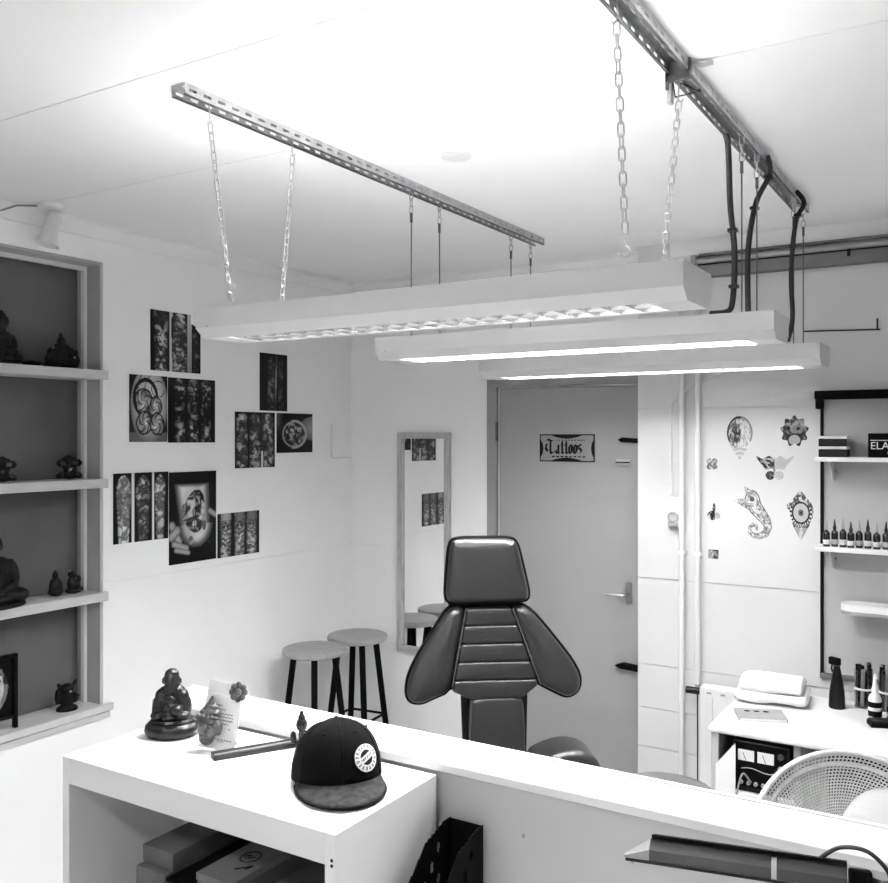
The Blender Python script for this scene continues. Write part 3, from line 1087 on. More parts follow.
MB().tube([(p[0], -.04, p[1]) for p in cp([(476.5, 699), (479, 790)])], .0022, 6).build('piping', M_THREAD, tc, True)
MB().prism(cp([(452, 610), (522, 610), (566, 684), (530, 688), (528, 800), (466, 800), (462, 692), (420, 690)]), 'y', .031, .055).build('back_shell', M_BLACK, tc)
for sgn in (-1, 1):
    px = lambda pts: [(sgn * a, b) for a, b in cp(pts)]
    cushion(px([(526, 752), (540, 744), (562, 738), (582, 742), (594, 754), (595, 778), (530, 778)]), -.16, .02, .025, 2).build('arm_pad', M_LEATHER, tc, True, 60)
    MB().tube([(sgn * .26, -.07, .66), (sgn * .26, -.07, .56), (sgn * .1, -.1, .5)], .016, 10).build('arm_bracket', M_DSTEEL, tc, True)
MB().bbox(-.22, .22, -.55, -.06, .505, .59, .03).build('seat', M_LEATHER, tc, True, 60)
MB().lathe([(.05, .06), (.05, .46), (.12, .48), (.12, .5)], 20, c=(0, -.2, 0)).build('column', M_CHROME, tc, True)
MB().lathe([(.3, 0), (.3, .02), (.26, .045), (.06, .06)], 32, c=(0, -.2, 0)).build('base', M_BLACK, tc, True)

# ------------------------------------------------------------------ pipes, socket, radiator on the boxed wall
for x, lab in ((-1.242, 'white heating pipe running down the tiled wall, closer to the door'), (-1.169, 'white heating pipe running down the tiled wall to the radiator valve')):
    t = thing('heating_pipe', lab, 'pipe', (x, RY - .03, 0), 0, 'heating pipes')
    top = CZ - .001
    MB().tube([(0, 0, .0 if x < -1.2 else .69), (0, 0, 2.38), (0, .004, 2.40), (0, .015, 2.41), (0, .029, 2.412)], .0115, 14).build('pipe', M_METALW, t, True)
    for z in (1.30, 2.2):
        MB().bbox(-.016, .016, -.012, .029, z - .01, z + .01, .002).build('pipe_clip', M_METALW, t)
cable([(-1.0, RY - .006, 2.14), (-1.12, RY - .006, 2.10), (-1.2, RY - .006, 2.06), (-1.28, RY - .006, 2.0), (-1.298, RY - .006, 1.94), (-1.298, RY - .006, 1.62), (-1.296, RY - .006, 1.55)], .005,
      'white cable curving down the tiled wall to the socket', 'socket_cable', M_METALW)
so = thing('wall_socket', 'white wall socket with a plug beside the heating pipes', 'socket', (-1.282, RY, 1.418))
MB().bbox(-.03, .03, -.03, -.0, .0, .135, .006).build('housing', M_METALW, so)
MB().lathe([(.024, 0), (.024, .012), (.018, .012), (.018, .004)], 20).xf(Matrix.Translation((0, -.03, .045)) @ Matrix.Rotation(PI / 2, 4, 'X')).build('outlet', mat('socket_grey', .45, .4), so, True)
MB().bbox(-.02, .024, -.045, -.031, .0, .018, .003).build('plug', M_GREYP, so)
ra = thing('radiator', 'white panel radiator behind the desk end', 'radiator', (-1.14, RY - .03, .1))
MB().bbox(0, 1.5, -.075, -.0, 0, .62, .006).build('panel', M_METALW, ra)
for k in range(24):
    MB().bbox(.03 + k * .06, .06 + k * .06, -.081, -.074, .04, .585, .003).build('rib', M_METALW, ra)
for k in range(10):
    MB().box(.035 + k * .06, .055 + k * .06, -.0815, -.0805, .594, .602).build('vent_slot', M_GREYP, ra)
MB().tube([(-.07, -.035, .588), (-.005, -.035, .588)], .016, 12).build('valve', M_BLACK, ra, True)
MB().tube([(-.029, -.0, .588), (-.029, -.0, .61)], .012, 12).build('valve_body', M_GREYP, ra, True)
MB().tube([(-.012, -.06, .58), (-.01, -.065, .4), (-.012, -.06, .0)], .003, 6).build('sensor_cable', M_RUBBER, ra, True)

# ------------------------------------------------------------------ stickers on the boxed wall


def decal(name, x0, x1, z0, z1, fn, label, n=80):
    o = ink_grid(name, fn, x1 - x0, z1 - z0, n, n, lambda u, v: (x0 + u, RY - .0016, z0 + v), M_PRINT, mask=True)
    tag(o, label, 'sticker', 'tattoo design stickers on the wall')


def d_face(U, V):
    d = disc(U, V, .5, .62, .48, .38)
    tail = (np.abs(U - .5) < .36 * np.clip(V / .35, 0, 1)) & (V < .4)
    m = (d < 1) | tail
    t = tattoo(U, V, 101, 9, 9, 20)
    img = np.where(U < .5, .3 + .5 * t, .58 + .22 * (t > .2)) + .12 * sstep(.5, .1, V)
    img = np.where((np.abs(d - .93) < .07) & (V > .45), np.where(U < .55, .15, .5), img)
    img = np.where(disc(U, V, .36, .58, .2, .18) < 1, .1 + .5 * t, img)
    img = np.where(V < .3, .72 + .08 * np.sin(V * 60 + 10 * np.abs(U - .5)), img)
    return img, m.astype(float)


def d_tiger(U, V):
    a = np.arctan2(V - .52, U - .5)
    r = np.sqrt(((U - .5)) ** 2 + ((V - .52)) ** 2)
    m = r < .43 + .05 * np.sin(a * 9)
    t = tattoo(U, V, 111, 8, 8, 18)
    img = .12 + .45 * t
    img = np.where(disc(U, V, .62, .65, .22, .2) < 1, .42 + .2 * t, img)
    img = np.where(disc(U, V, .5, .28, .2, .16) < 1, .62, img)
    img = np.where(np.abs(disc(U, V, .5, .25, .22, .18) - 1) < .12, .1, img)
    for x in (.3, .62): img = np.where(disc(U, V, x, .6, .06, .05) < 1, .06, img)
    return img, m.astype(float)


def d_butterfly(U, V):
    m = np.zeros_like(U)
    for s in (-1, 1):
        u = .5 + s * (U - .5)
        w1 = (disc(u, V, .3, .98, .46, .55) < 1) & (V < 1.0 - .12 * np.sin(u * 9) ** 2) & (u < .5) & (V > .9 - 1.9 * u)
        w2 = disc(u, V, .38, .2, .13, .19) < 1
        m = np.where(w1 | w2, 1, m)
    m = np.where((np.abs(U - .5) < .03) & (V > .2) & (V < .85), 1, m)
    t = tattoo(U, V, 121, 12, 9, 20)
    img = np.where(U < .5, .06 + .65 * t, .66 + .08 * t)
    return img, m


def d_chameleon(U, V):
    # crest, body and curled tail
    m = np.zeros_like(U)
    line = np.full_like(U, 9.)

    def seg(x0, y0, x1, y1, r0, r1):
        nonlocal m, line
        px, py = x1 - x0, y1 - y0
        q = np.clip(((U - x0) * px + (V - y0) * py) / (px * px + py * py + 1e-9), 0, 1)
        r = r0 + (r1 - r0) * q
        d = np.sqrt((U - x0 - q * px) ** 2 + (V - y0 - q * py) ** 2) / r
        m = np.where(d < 1, 1, m)
        line = np.minimum(line, d)
    seg(.30, .97, .5, .74, .03, .15)
    seg(.03, .72, .4, .66, .02, .12)
    path = [(.46, .76, .17), (.54, .60, .16), (.66, .48, .14), (.78, .36, .115), (.83, .24, .095), (.78, .12, .08), (.64, .055, .065), (.50, .06, .055), (.41, .12, .048), (.40, .21, .043), (.48, .27, .04), (.57, .24, .036), (.57, .18, .03)]
    for (x0, y0, r0), (x1, y1, r1) in zip(path[:-1], path[1:]): seg(x0, y0, x1, y1, r0, r1)
    t = tattoo(U, V, 131, 9, 11, 22)
    img = np.where(line > .82, .3, np.where((line > .5) & (line < .62), .5, .66 + .14 * (t > .3) - .25 * (t < .12)))
    img = np.where(disc(U, V, .46, .75, .06, .045) < 1, .3, img)
    return img, m


def d_eye(U, V):
    d = disc(U, V, .54, .58, .42, .3)
    m = (d < 1) | ((np.abs(U - .52) < .3 * np.clip((V - .02) / .3, 0, 1)) & (V < .4)) | ((np.abs(U - .5) < .3 * np.clip((1.0 - V) / .2, 0, 1)) & (V > .8)) | (disc(U, V, .12, .68, .1, .08) < 1)
    t = tattoo(U, V, 141, 10, 12, 20)
    img = .3 + .45 * (t > .4)
    r = disc(U, V, .52, .56, .28, .19)
    a = np.arctan2((V - .56), (U - .52))
    img = np.where(r < 1, .68, img)
    img = np.where(np.abs(r - 1.02) < .09, .16, img)
    img = np.where((r > 1.15) & (r < 1.4) & (V < .66), np.where(np.sin(a * 26) > 0, .75, .12), img)
    img = np.where(r < .34, .35, img)
    img = np.where(r < .12, .1, img)
    img = np.where((V < .28), .55 + .2 * (t > .4), img)
    return img, m.astype(float)


def d_small(seed, kind):
    def fn(U, V):
        t = tattoo(U, V, seed, 5, 5, 14)
        if kind == 0:
            m = np.zeros_like(U)
            for (x, y) in ((.28, .72), (.72, .72), (.28, .28), (.72, .28)): m = np.where(disc(U, V, x, y, .26, .26) < 1, 1, m)
            return .3 + .4 * t, m
        if kind == 1:
            m = (disc(U, V, .4, .3, .36, .28) < 1) | (disc(U, V, .55, .7, .14, .32) < 1) | (disc(U, V, .8, .3, .2, .2) < 1)
            return np.where(U < .6, .1 + .6 * (t > .4), .6 + .1 * t), m.astype(float)
        m = (np.abs(U - .5) < .46) & (np.abs(V - .5) < .46) & (disc(U, V, .5, .5, .6, .6) < 1)
        return np.where(U < .5, .45 + .3 * t, .06 + .5 * t), m.astype(float)
    return fn


decal('mask_sticker', -1.048, -.93, 1.722, 1.925, d_face, 'round patterned face sticker fading below the chin')
decal('tiger_sticker', -.82, -.695, 1.78, 1.925, d_tiger, 'dark tiger head sticker with ragged outline')
decal('butterfly_sticker', -.918, -.762, 1.64, 1.748, d_butterfly, 'butterfly sticker with one dark wing and one pale wing', 90)
decal('chameleon_sticker', -1.02, -.836, 1.38, 1.612, d_chameleon, 'chameleon outline sticker with curled tail', 110)
decal('eye_sticker', -.792, -.675, 1.375, 1.604, d_eye, 'ornamental eye sticker with beaded rim', 100)
decal('clover_sticker', -1.138, -1.086, 1.681, 1.735, d_small(151, 0), 'tiny four lobed sticker beside the pipes', 40)
decal('bird_sticker', -1.136, -1.074, 1.451, 1.53, d_small(161, 1), 'tiny winged sticker between the clover and skull stickers', 40)
decal('skull_sticker', -1.131, -1.08, 1.277, 1.323, d_small(171, 2), 'tiny two tone sticker, lowest on the wall', 40)

# ------------------------------------------------------------------ wall shelf unit with bottles and boxes
su = thing('wall_shelf_unit', 'dark framed shelf unit on the tiled wall above the desk', 'shelf', (-.66, RY, .83))
M_SUB = mat('shelf_back', .42, .6, noise=.01, nscale=4)
MB().box(.022, 1.0, -.008, -.0005, .0, 1.17).build('back_panel', M_SUB, su)
MB().box(.010, .0215, -.022, -.0005, .0, 1.15).build('side_rail', M_MATTE, su)
MB().bbox(-.008, 1.0, -.06, -.0085, 1.158, 1.195, .004).build('top_rail', M_MATTE, su)
MB().bbox(-.004, .024, -.058, -.0085, 1.118, 1.157, .004).build('end_bracket', M_MATTE, su)
MB().box(.008, 1.0, -.022, -.0005, -.022, .0).build('bottom_rail', mat('rail_grey', .1, .5), su)
for z in (.917, .548):
    MB().bbox(.01, 1.0, -.155, -.0225, z - .018, z, .003).build('shelf_board', M_WHITE, su)
    for x in (.06, .8):
        MB().prism([(-.009, z - .019), (-.14, z - .019), (-.02, z - .1), (-.009, z - .1)], 'x', x, x + .004).build('bracket', M_METALW, su)
        MB().ball((x + .01, -.01, z - .06), .004, 1).build('screw', M_DSTEEL, su)
SZ1 = .83 + .917
SZ2 = .83 + .548
for k, (dz, x1) in enumerate(((0, -.535), (.044, -.53))):
    t = thing('flat_carton', ('flat black carton at the bottom of the pair on the upper shelf', 'flat black carton on top of the pair on the upper shelf')[k], 'box', (-.64, RY - .13, SZ1 + dz), 0, 'flat cartons')
    MB().bbox(0, .108, 0, .09, 0, .032, .002).build('body', M_BLACK, t)
    MB().bbox(-.001, .109, -.001, .091, .033, .0435, .001).build('lid_edge', M_LABELW, t)
t = thing('elastic_box', 'black box with white word ELASTIC on the upper shelf', 'box', (-.453, RY - .13, SZ1))
MB().bbox(0, .19, 0, .09, 0, .098, .002).build('body', M_MATTE, t)
MB().box(.008, .182, -.0006, 0, .068, .071).build('stripe', M_LABELW, t)
MB().box(.07, .182, -.0006, 0, .014, .024).build('stripe', M_GREYP, t)
cu = bpy.data.curves.new('lettering', 'FONT')
cu.body = 'ELASTIC'
cu.size = .042
cu.extrude = .0004
to = bpy.data.objects.new('tmp_text', cu)
C.objects.link(to)
dg = bpy.context.evaluated_depsgraph_get()
tm = bpy.data.meshes.new_from_object(to.evaluated_get(dg))
bpy.data.objects.remove(to, do_unlink=True)
lt = link('lettering', tm, None, t)
tm.materials.clear(); tm.materials.append(M_LABELW)
lt.location = (.008, -.0006, .034)
lt.rotation_euler = (PI / 2, 0, 0)


def ink_bottle(loc, k):
    t = thing('ink_bottle', ('small ink bottle with pale grey nozzle in the row on the lower shelf', 'small ink bottle with black nozzle in the row on the lower shelf')[k % 2], 'bottle', loc, .3 * k, 'ink bottles on the lower shelf')
    h = .075 + .004 * ((k * 7) % 3)
    MB().lathe([(.0125, 0), (.0135, .003), (.0135, h * .72), (.011, h * .8), (.006, h * .86), (.006, h * .9)], 16).build('body', M_INK, t, True)
    MB().lathe([(.0137, h * .12), (.0139, h * .14), (.0139, h * .36), (.0137, h * .38)], 16).build('label', mat('label_%d' % (k % 3), (.6, .35, .5)[k % 3], .6), t, True)
    MB().lathe([(.0075, h * .9), (.0075, h * 1.02), (.0055, h * 1.08), (.002, h * 1.4), (.001, h * 1.42)], 14).build('nozzle', M_BLACK if k % 2 else M_GREYP, t, True)


for k, x in enumerate((-.612, -.582, -.549, -.519, -.489, -.456, -.423, -.39, -.355)):
    ink_bottle((x, RY - .105 + .006 * ((k * 5) % 3 - 1), SZ2), k)
t = thing('wall_tray', 'white rounded tray shelf projecting below the ink bottles', 'shelf', (-.56, RY - .01, 1.115))
pl = [(.06 - .06 * math.sin(a), -.11 - .0 + .06 * math.cos(a) * -1 + .06 - .05) for a in [k * PI / 12 for k in range(13)]]
pl = [(.055 - .055 * math.sin(k * PI / 12), -.075 - .055 * math.cos(k * PI / 12)) for k in range(13)] + [(.9, -.02), (.9, -.13)]
MB().prism(pl, 'z', .006, .034).build('tray_body', M_WHITE, t)
MB().prism([(x, y - .002) for x, y in pl], 'z', -.008, .006).build('tray_edge', M_GREYP, t)
MB().box(.2, .5, -.021, .009, -.02, .02).build('wall_mount', M_WHITE, t)

# ------------------------------------------------------------------ studio desk and what stands on it
TZ = .755
dk = thing('studio_desk', 'white desk with rounded front edge against the tiled wall', 'desk', (-.93, 3.40, 0))
MB().bbox(0, 1.7, 0, .612, TZ - .028, TZ, .009).build('desk_top', M_WHITE, dk)
MB().bbox(.008, .035, .012, .6, 0, TZ - .028, .002).build('side_panel', mat('side_panel_grey', .45, .5), dk)
MB().box(.035, 1.6, .59, .6, .2, TZ - .028).build('back_board', M_MATTE, dk)
MB().bbox(.30, .325, .02, .589, 0, TZ - .028, .002).build('divider', mat('divider_grey', .3, .5), dk)
MB().bbox(.035, .30, .0115, .589, .50, .52, .002).build('under_shelf', M_WHITE, dk)
MB().bbox(1.6, 1.64, .012, .6, 0, TZ - .028, .002).build('side_panel', M_WHITE, dk)
MB().bbox(.33, 1.59, .1, .59, .08, .1, .002).build('under_shelf', M_WHITE, dk)

ps = thing('power_supply', 'black tattoo power supply with two lit meters under the desk', 'power supply', (-.845, 3.43, .5215))
MB().bbox(0, .20, 0, .2, .0, .185, .004).build('housing', M_BLACK, ps)
MB().box(.008, .192, -.003, 0, .02, .18).build('face_plate', M_MATTE, ps)
for x in (.018, .088):
    MB().bbox(x, x + .058, -.006, -.0031, .115, .155, .001).build('meter', mat('meter_face', .75, .4), ps)
    MB().tube([(x + .029, -.0065, .118), (x + .018, -.0065, .145)], .0012, 5).build('needle', M_MATTE, ps)
for k in range(3):
    MB().lathe([(.011, 0), (.010, .012), (.0, .012)], 14).xf(Matrix.Translation((.17, -.003, .06 + k * .045)) @ Matrix.Rotation(PI / 2, 4, 'X')).build('knob', M_GREYP if k == 1 else M_DSTEEL, ps, True)
for k in range(5):
    MB().lathe([(.0075, 0), (.0065, .01), (.0, .01)], 10).xf(Matrix.Translation((.03 + k * .026, -.003, .035)) @ Matrix.Rotation(PI / 2, 4, 'X')).build('jack', M_GREYP, ps, True)
MB().tube([(.03 + .02 * k, -.004, .085 + .006 * math.sin(k)) for k in range(7)], .002, 5).build('trim_line', M_GREYP, ps)
o = MB().prism([(-.036, .14), (.037, .23), (.037, .06), (.026, 0), (-.036, .01)], 'y', -.0012, .0012).build('paper_sheet', M_PAPER)
o.location = (-.869, 3.4095, .47)
tag(o, 'slanted white paper sheet leaning beside the power supply', 'paper')
cable([(-.78, 3.425, .56), (-.80, 3.39, .60), (-.815, 3.38, .55), (-.83, 3.385, .45), (-.82, 3.39, .3)], .0035, 'pale cable hanging from the power supply', 'clip_cord', M_GREYP)

# folded towel
tw = thing('folded_towel', 'folded white towel on the desk', 'towel', (-.79, 3.86, TZ + .008), .1)
for k, (w2, d2, z0, z1, off, rr_) in enumerate(((.14, .11, 0, .042, 0, .018), (.125, .10, .036, .088, -.004, .024))):
    bm_ = MB().bbox(-w2 + off, w2 + off, -d2, d2, z0, z1, rr_).build('towel_layer', M_TOWEL, tw, True, 80)
    sb = bm_.modifiers.new('s', 'SUBSURF'); sb.levels = 3; sb.render_levels = 3
    dm = bm_.modifiers.new('d', 'DISPLACE'); tx = bpy.data.textures.new('towel_folds%d' % k, 'CLOUDS'); tx.noise_scale = .09; dm.texture = tx; dm.strength = .02; dm.mid_level = .5; dm.texture_coords = 'LOCAL'

cd = thing('stencil_card', 'grey card with three dark dots lying in front of the towel', 'card', (-.785, 3.60, TZ + .0005), .38)
MB().bbox(-.09, .09, -.065, .065, 0, .012, .001).build('card_body', mat('silver_card', .34, .4, .3, noise=.06, nscale=20), cd)
for k in range(3):
    MB().ball((-.045 + k * .035, .025, .0125), (.012, .008, .0015), 2).build('dark_dot', M_MATTE, cd)
MB().box(-.085, .085, -.0655, -.0645, .002, .010).build('card_edge', M_LABELW, cd)

sb_ = thing('spray_bottle', 'slim black spray bottle standing on the desk', 'bottle', (-.552, 3.88, TZ), -.5)
sb_.scale = (.84, .84, .98)
MB().lathe([(.034, 0), (.037, .006), (.036, .03), (.033, .07), (.026, .11), (.019, .145), (.015, .16), (.015, .17)], 22).build('body', M_BLACK, sb_, True)
MB().bbox(-.04, .016, -.013, .013, .171, .202, .006).build('spray_head', M_MATTE, sb_)
MB().tube([(-.025, 0, .172), (-.03, 0, .155), (-.024, 0, .14)], .004, 8).build('trigger', M_MATTE, sb_, True)


def pen_jar(loc, label, seed):
    t = thing('brush_jar', label, 'jar', loc, 0, 'glass jars of tools')
    MB().lathe([(.033, 0), (.034, .003), (.034, .15), (.0325, .15), (.0325, .005), (.0, .005)], 24).build('glass', M_CLEAR, t, True)
    rnd = random.Random(seed)
    for k in range(11):
        a = k * 2 * PI / 11
        r = .022
        MB().tube([(r * math.cos(a), r * math.sin(a), .007), (r * 1.1 * math.cos(a + .2), r * 1.1 * math.sin(a + .2), .15 + rnd.random() * .03)], .0072, 8).build('pen', (M_MATTE, M_BLACK, M_GREYP)[k % 3], t, True)
    MB().lathe([(.0345, .07), (.0349, .071), (.0349, .077), (.0345, .078)], 24).build('band', M_LABELW, t, True)


pen_jar((-.463, 3.95, TZ), 'clear jar of dark pens at the back of the desk beside the spray bottle', 1)
pen_jar((-.375, 3.94, TZ), 'clear jar of dark pens at the back of the desk behind the dropper bottle', 2)
dr = thing('dropper_bottle', 'white nozzle dropper bottle with dark label at the desk front of the jars', 'bottle', (-.405, 3.79, TZ))
MB().lathe([(.022, 0), (.024, .004), (.024, .08), (.018, .095), (.010, .1)], 20).build('body', M_LABELW, dr, True)
MB().lathe([(.0243, .015), (.0247, .016), (.0247, .036), (.0243, .037)], 20).build('label', M_MATTE, dr, True)
MB().lathe([(.0243, .05), (.0247, .051), (.0247, .07), (.0243, .071)], 20).build('label', M_MATTE, dr, True)
MB().lathe([(.012, .1), (.013, .112), (.009, .13), (.004, .17), (.002, .175)], 16).build('nozzle', M_LABELW, dr, True)
nd = thing('needle_box', 'small black box lying in front of the dropper bottle', 'box', (-.375, 3.72, TZ), .4)
MB().bbox(-.045, .045, -.03, .03, 0, .018, .002).build('body', M_MATTE, nd)
MB().bbox(-.04, .04, -.025, .025, .0185, .024, .002).build('lid', M_BLACK, nd)
ca = thing('machine_holder', 'dark cylinder holder beside the dropper bottle on the desk', 'holder', (-.338, 3.80, TZ))
MB().lathe([(.026, 0), (.028, .004), (.028, .05), (.024, .055), (.024, .09), (.02, .095)], 18).build('body', M_MATTE, ca, True)
MB().lathe([(.0283, .02), (.0286, .021), (.0286, .035), (.0283, .036)], 18).build('band', M_GREYP, ca, True)

# ------------------------------------------------------------------ woven round chair
wc = thing('wicker_chair', 'pale woven round wicker chair behind the ledge', 'chair', (-.355, 2.96, 0))
cen = Vector((0, 0, .565))
axis = (Vector((.40, -2.93, EYE - .62)) + Vector((.9, 0, .9))).normalized()
q = axis.to_track_quat('Z', 'Y').to_matrix().to_4x4()
MX = Matrix.Translation(cen) @ q
RR = .315


def bowl(r, a):
    d = .14 * (1 - (r / RR) ** 2)
    return MX @ Vector((r * math.cos(a), r * math.sin(a), -d))


MB().tube([bowl(RR, k * 2 * PI / 72) for k in range(72)], .0085, 10, closed=True).build('outer_rim', M_WICKER, wc, True)
MB().tube([bowl(RR * .9, k * 2 * PI / 72) for k in range(72)], .007, 8, closed=True).build('inner_rim', M_WICKER, wc, True)
wv = MB()
NS = 150
for k in range(NS):
    a = k * 2 * PI / NS
    wv.tube([bowl(RR * s, a + .35 * (1 - s)) for s in (.12, .35, .55, .75, .9, 1.)], .0024, 5, caps=False)
for j in range(1, 34):
    r = RR * (.1 + .9 * j / 34)
    wv.tube([bowl(r, k * 2 * PI / 64) for k in range(64)], .0024, 5, closed=True)
tag(wv.build('weave', M_WICKER, wc, True), kind='stuff')
cs = MB().ball((.13, .03, -.07), (.17, .2, .06), 3).xf(MX).build('seat_cushion', M_CUSH, wc, True)
cs = MB().ball((-.04, -.13, -.075), (.09, .09, .045), 3).xf(MX).build('back_cushion', M_CUSH, wc, True)
for k in range(4):
    a = PI / 4 + k * PI / 2
    MB().tube([(.1 * math.cos(a), .1 * math.sin(a), .42), (.2 * math.cos(a), .2 * math.sin(a), 0)], .012, 10).build('leg', M_WICKER, wc, True)
MB().tube([(.15 * math.cos(k * PI / 12), .15 * math.sin(k * PI / 12), .40) for k in range(24)], .012, 8, closed=True).build('base_ring', M_WICKER, wc, True)

# ------------------------------------------------------------------ reception cabinet
CX0, CX1, CY0, CY1, CT = -1.88, -1.067, 1.345, 1.705, 1.08
cb = thing('reception_cabinet', 'white open cabinet with thick top standing against the partition', 'cabinet', (CX0, CY0, 0))
W_, D_ = CX1 - CX0, CY1 - CY0
MB().bbox(.024, W_ - .026, 0, D_, CT - .062, CT, .0015).build('top_board', M_WHITE, cb)
MB().bbox(0, .0235, 0, D_, 0, CT, .0015).build('side_panel', M_WHITE, cb)
rp = MB().bbox(W_ - .0255, W_, 0, D_, 0, CT, .0015).build('side_panel', M_WHITE, cb)
for z in (CT - .05, CT - .06):
    MB().ball((W_ - .008, -.0005, z), (.004, .0015, .004), 1).build('screw', M_MATTE, rp)
MB().box(.024, W_ - .026, D_ - .012, D_ - .002, 0, CT - .062).build('back_panel', M_WHITE, cb)
MB().bbox(.024, W_ - .026, .004, D_ - .013, .66, .69, .0015).build('shelf_board', M_WHITE, cb)
MB().bbox(.024, W_ - .026, .004, D_ - .013, .05, .08, .0015).build('bottom_board', M_WHITE, cb)

SHZ = .69
b1 = thing('grey_carton', 'grey carton with stepped lid inside the cabinet, at the open left of the black tray', 'box', (-1.66, 1.375, SHZ))
MB().bbox(0, .095, 0, .29, 0, .175, .002).build('body', M_CARTON, b1)
MB().bbox(-.002, .097, .02, .292, .1755, .215, .002).build('lid', M_CARTON, b1)
b1['label'] = 'grey carton with raised lid inside the cabinet'
b2 = thing('black_tray', 'open black tray between the two grey cartons in the cabinet', 'tray', (-1.555, 1.36, SHZ))
MB().bbox(0, .085, 0, .3, 0, .17, .002).build('body', M_CARTON, b2)
MB().bbox(.004, .081, .004, .296, .1705, .178, .002).build('black_fill', M_MATTE, b2)
b3 = thing('logo_carton', 'grey carton with a round printed mark on its lid in the cabinet', 'box', (-1.46, 1.37, SHZ))
MB().bbox(0, .10, 0, .29, 0, .195, .002).build('body', M_CARTON, b3)
MB().bbox(-.002, .102, -.002, .292, .1955, .212, .002).build('lid', mat('carton_lid', .13, .6), b3)
rg = MB()
rg.tube([(.05 + .021 * math.cos(k * PI / 12), .11 + .026 * math.sin(k * PI / 12), .2125) for k in range(24)], .0012, 5, closed=True)
rg.tube([(.035, .105, .2125), (.045, .117, .2125), (.05, .102, .2125), (.06, .116, .2125)], .001, 5)
rg.build('printed_mark', M_MATTE, b3)
MB().tube([(.06, .05, .2125), (.085, .08, .2125), (.08, .06, .2125)], .0014, 5).build('printed_mark', M_MATTE, b3)
b4 = thing('low_carton', 'lower plain grey carton beside the carton with round mark', 'box', (-1.35, 1.36, SHZ))
MB().bbox(0, .14, 0, .29, 0, .155, .002).build('body', M_CARTON, b4)
MB().bbox(-.001, .141, -.001, .291, .1555, .165, .002).build('lid', M_CARTON, b4)

# ------------------------------------------------------------------ things on the cabinet
# seated monk statue on an oval base
bd = thing('monk_statue', 'dark bronze seated monk statue on an oval base on the cabinet', 'statue', (-1.779, 1.586, CT), YAW)
MB().lathe([(.05, 0), (.064, .004), (.069, .014), (.066, .026), (.058, .034), (.05, .036)], 36, 1, .85).build('oval_base', M_BRONZE, bd, True)
MB().lathe([(.05, .0), (.054, .004), (.05, .010), (.04, .011)], 36, 1, .85, (0, 0, .034)).build('mat_ring', M_BRONZE, bd, True)
blob('figure', [((0, .004, .075), (.034, .026, .042)), ((0, -.006, .062), (.03, .026, .026)), ((-.024, 0, .098), (.019, .02, .02)), ((.024, 0, .098), (.019, .02, .02)),
                ((-.037, -.004, .072), (.012, .016, .032), (0, .15, 0)), ((.037, -.004, .072), (.012, .016, .03), (0, -.15, 0)),
                ((-.03, -.016, .053), (.02, .022, .013)), ((.03, -.014, .053), (.022, .024, .013)), ((0, -.024, .05), (.02, .014, .009)),
                ((0, .0, .118), (.013, .013, .012)), ((0, -.004, .139), (.021, .021, .0245)), ((0, -.002, .152), (.0185, .019, .016)), ((0, .004, .10), (.038, .022, .03)), ((-.03, .0, .07), (.02, .022, .036)), ((.03, 0, .07), (.02, .022, .036)), ((0, -.014, .118), (.016, .012, .016)),
                ((0, -.025, .135), (.0045, .005, .007)), ((-.021, -.003, .136), (.004, .006, .009)), ((.021, -.003, .136), (.004, .006, .008)),
                ((0, -.02, .124), (.007, .005, .004)), ((-.007, -.02, .14), (.005, .003, .002)), ((.007, -.02, .14), (.005, .003, .002)),
                ((.02, -.03, .068), (.016, .014, .016)), ((-.01, -.03, .05), (.006, .01, .008)), ((-.004, -.028, .075), (.012, .008, .012)), ((.0, -.026, .095), (.014, .006, .01))], .0022, M_BRONZE, bd, 1)
MB().ball((.021, -.036, .07), (.0135, .0125, .0135), 2).build('begging_bowl', M_BRONZE, bd, True)

# acrylic greeting plate with a cast head and a flower
cdp = thing('greeting_plaque', 'clear greeting plaque with silver buddha head and flower on the cabinet', 'plaque', (-1.602, 1.561, CT), math.atan2(.024, .092) + .1)


def plaque_fn(U, V):
    img = np.full_like(U, .9)
    for (v, a, b, g) in ((.80, .15, .5, .35), (.73, .35, .6, .6), (.66, .35, .82, .45), (.60, .42, .85, .5), (.54, .42, .85, .5), (.48, .5, .75, .55), (.19, .45, .9, .4), (.15, .5, .7, .6)):
        row = (np.abs(V - v) < .012) & (U > a) & (U < b)
        img = np.where(row & (np.sin(U * 70 + V * 400) > -.5), g, img)
    return img


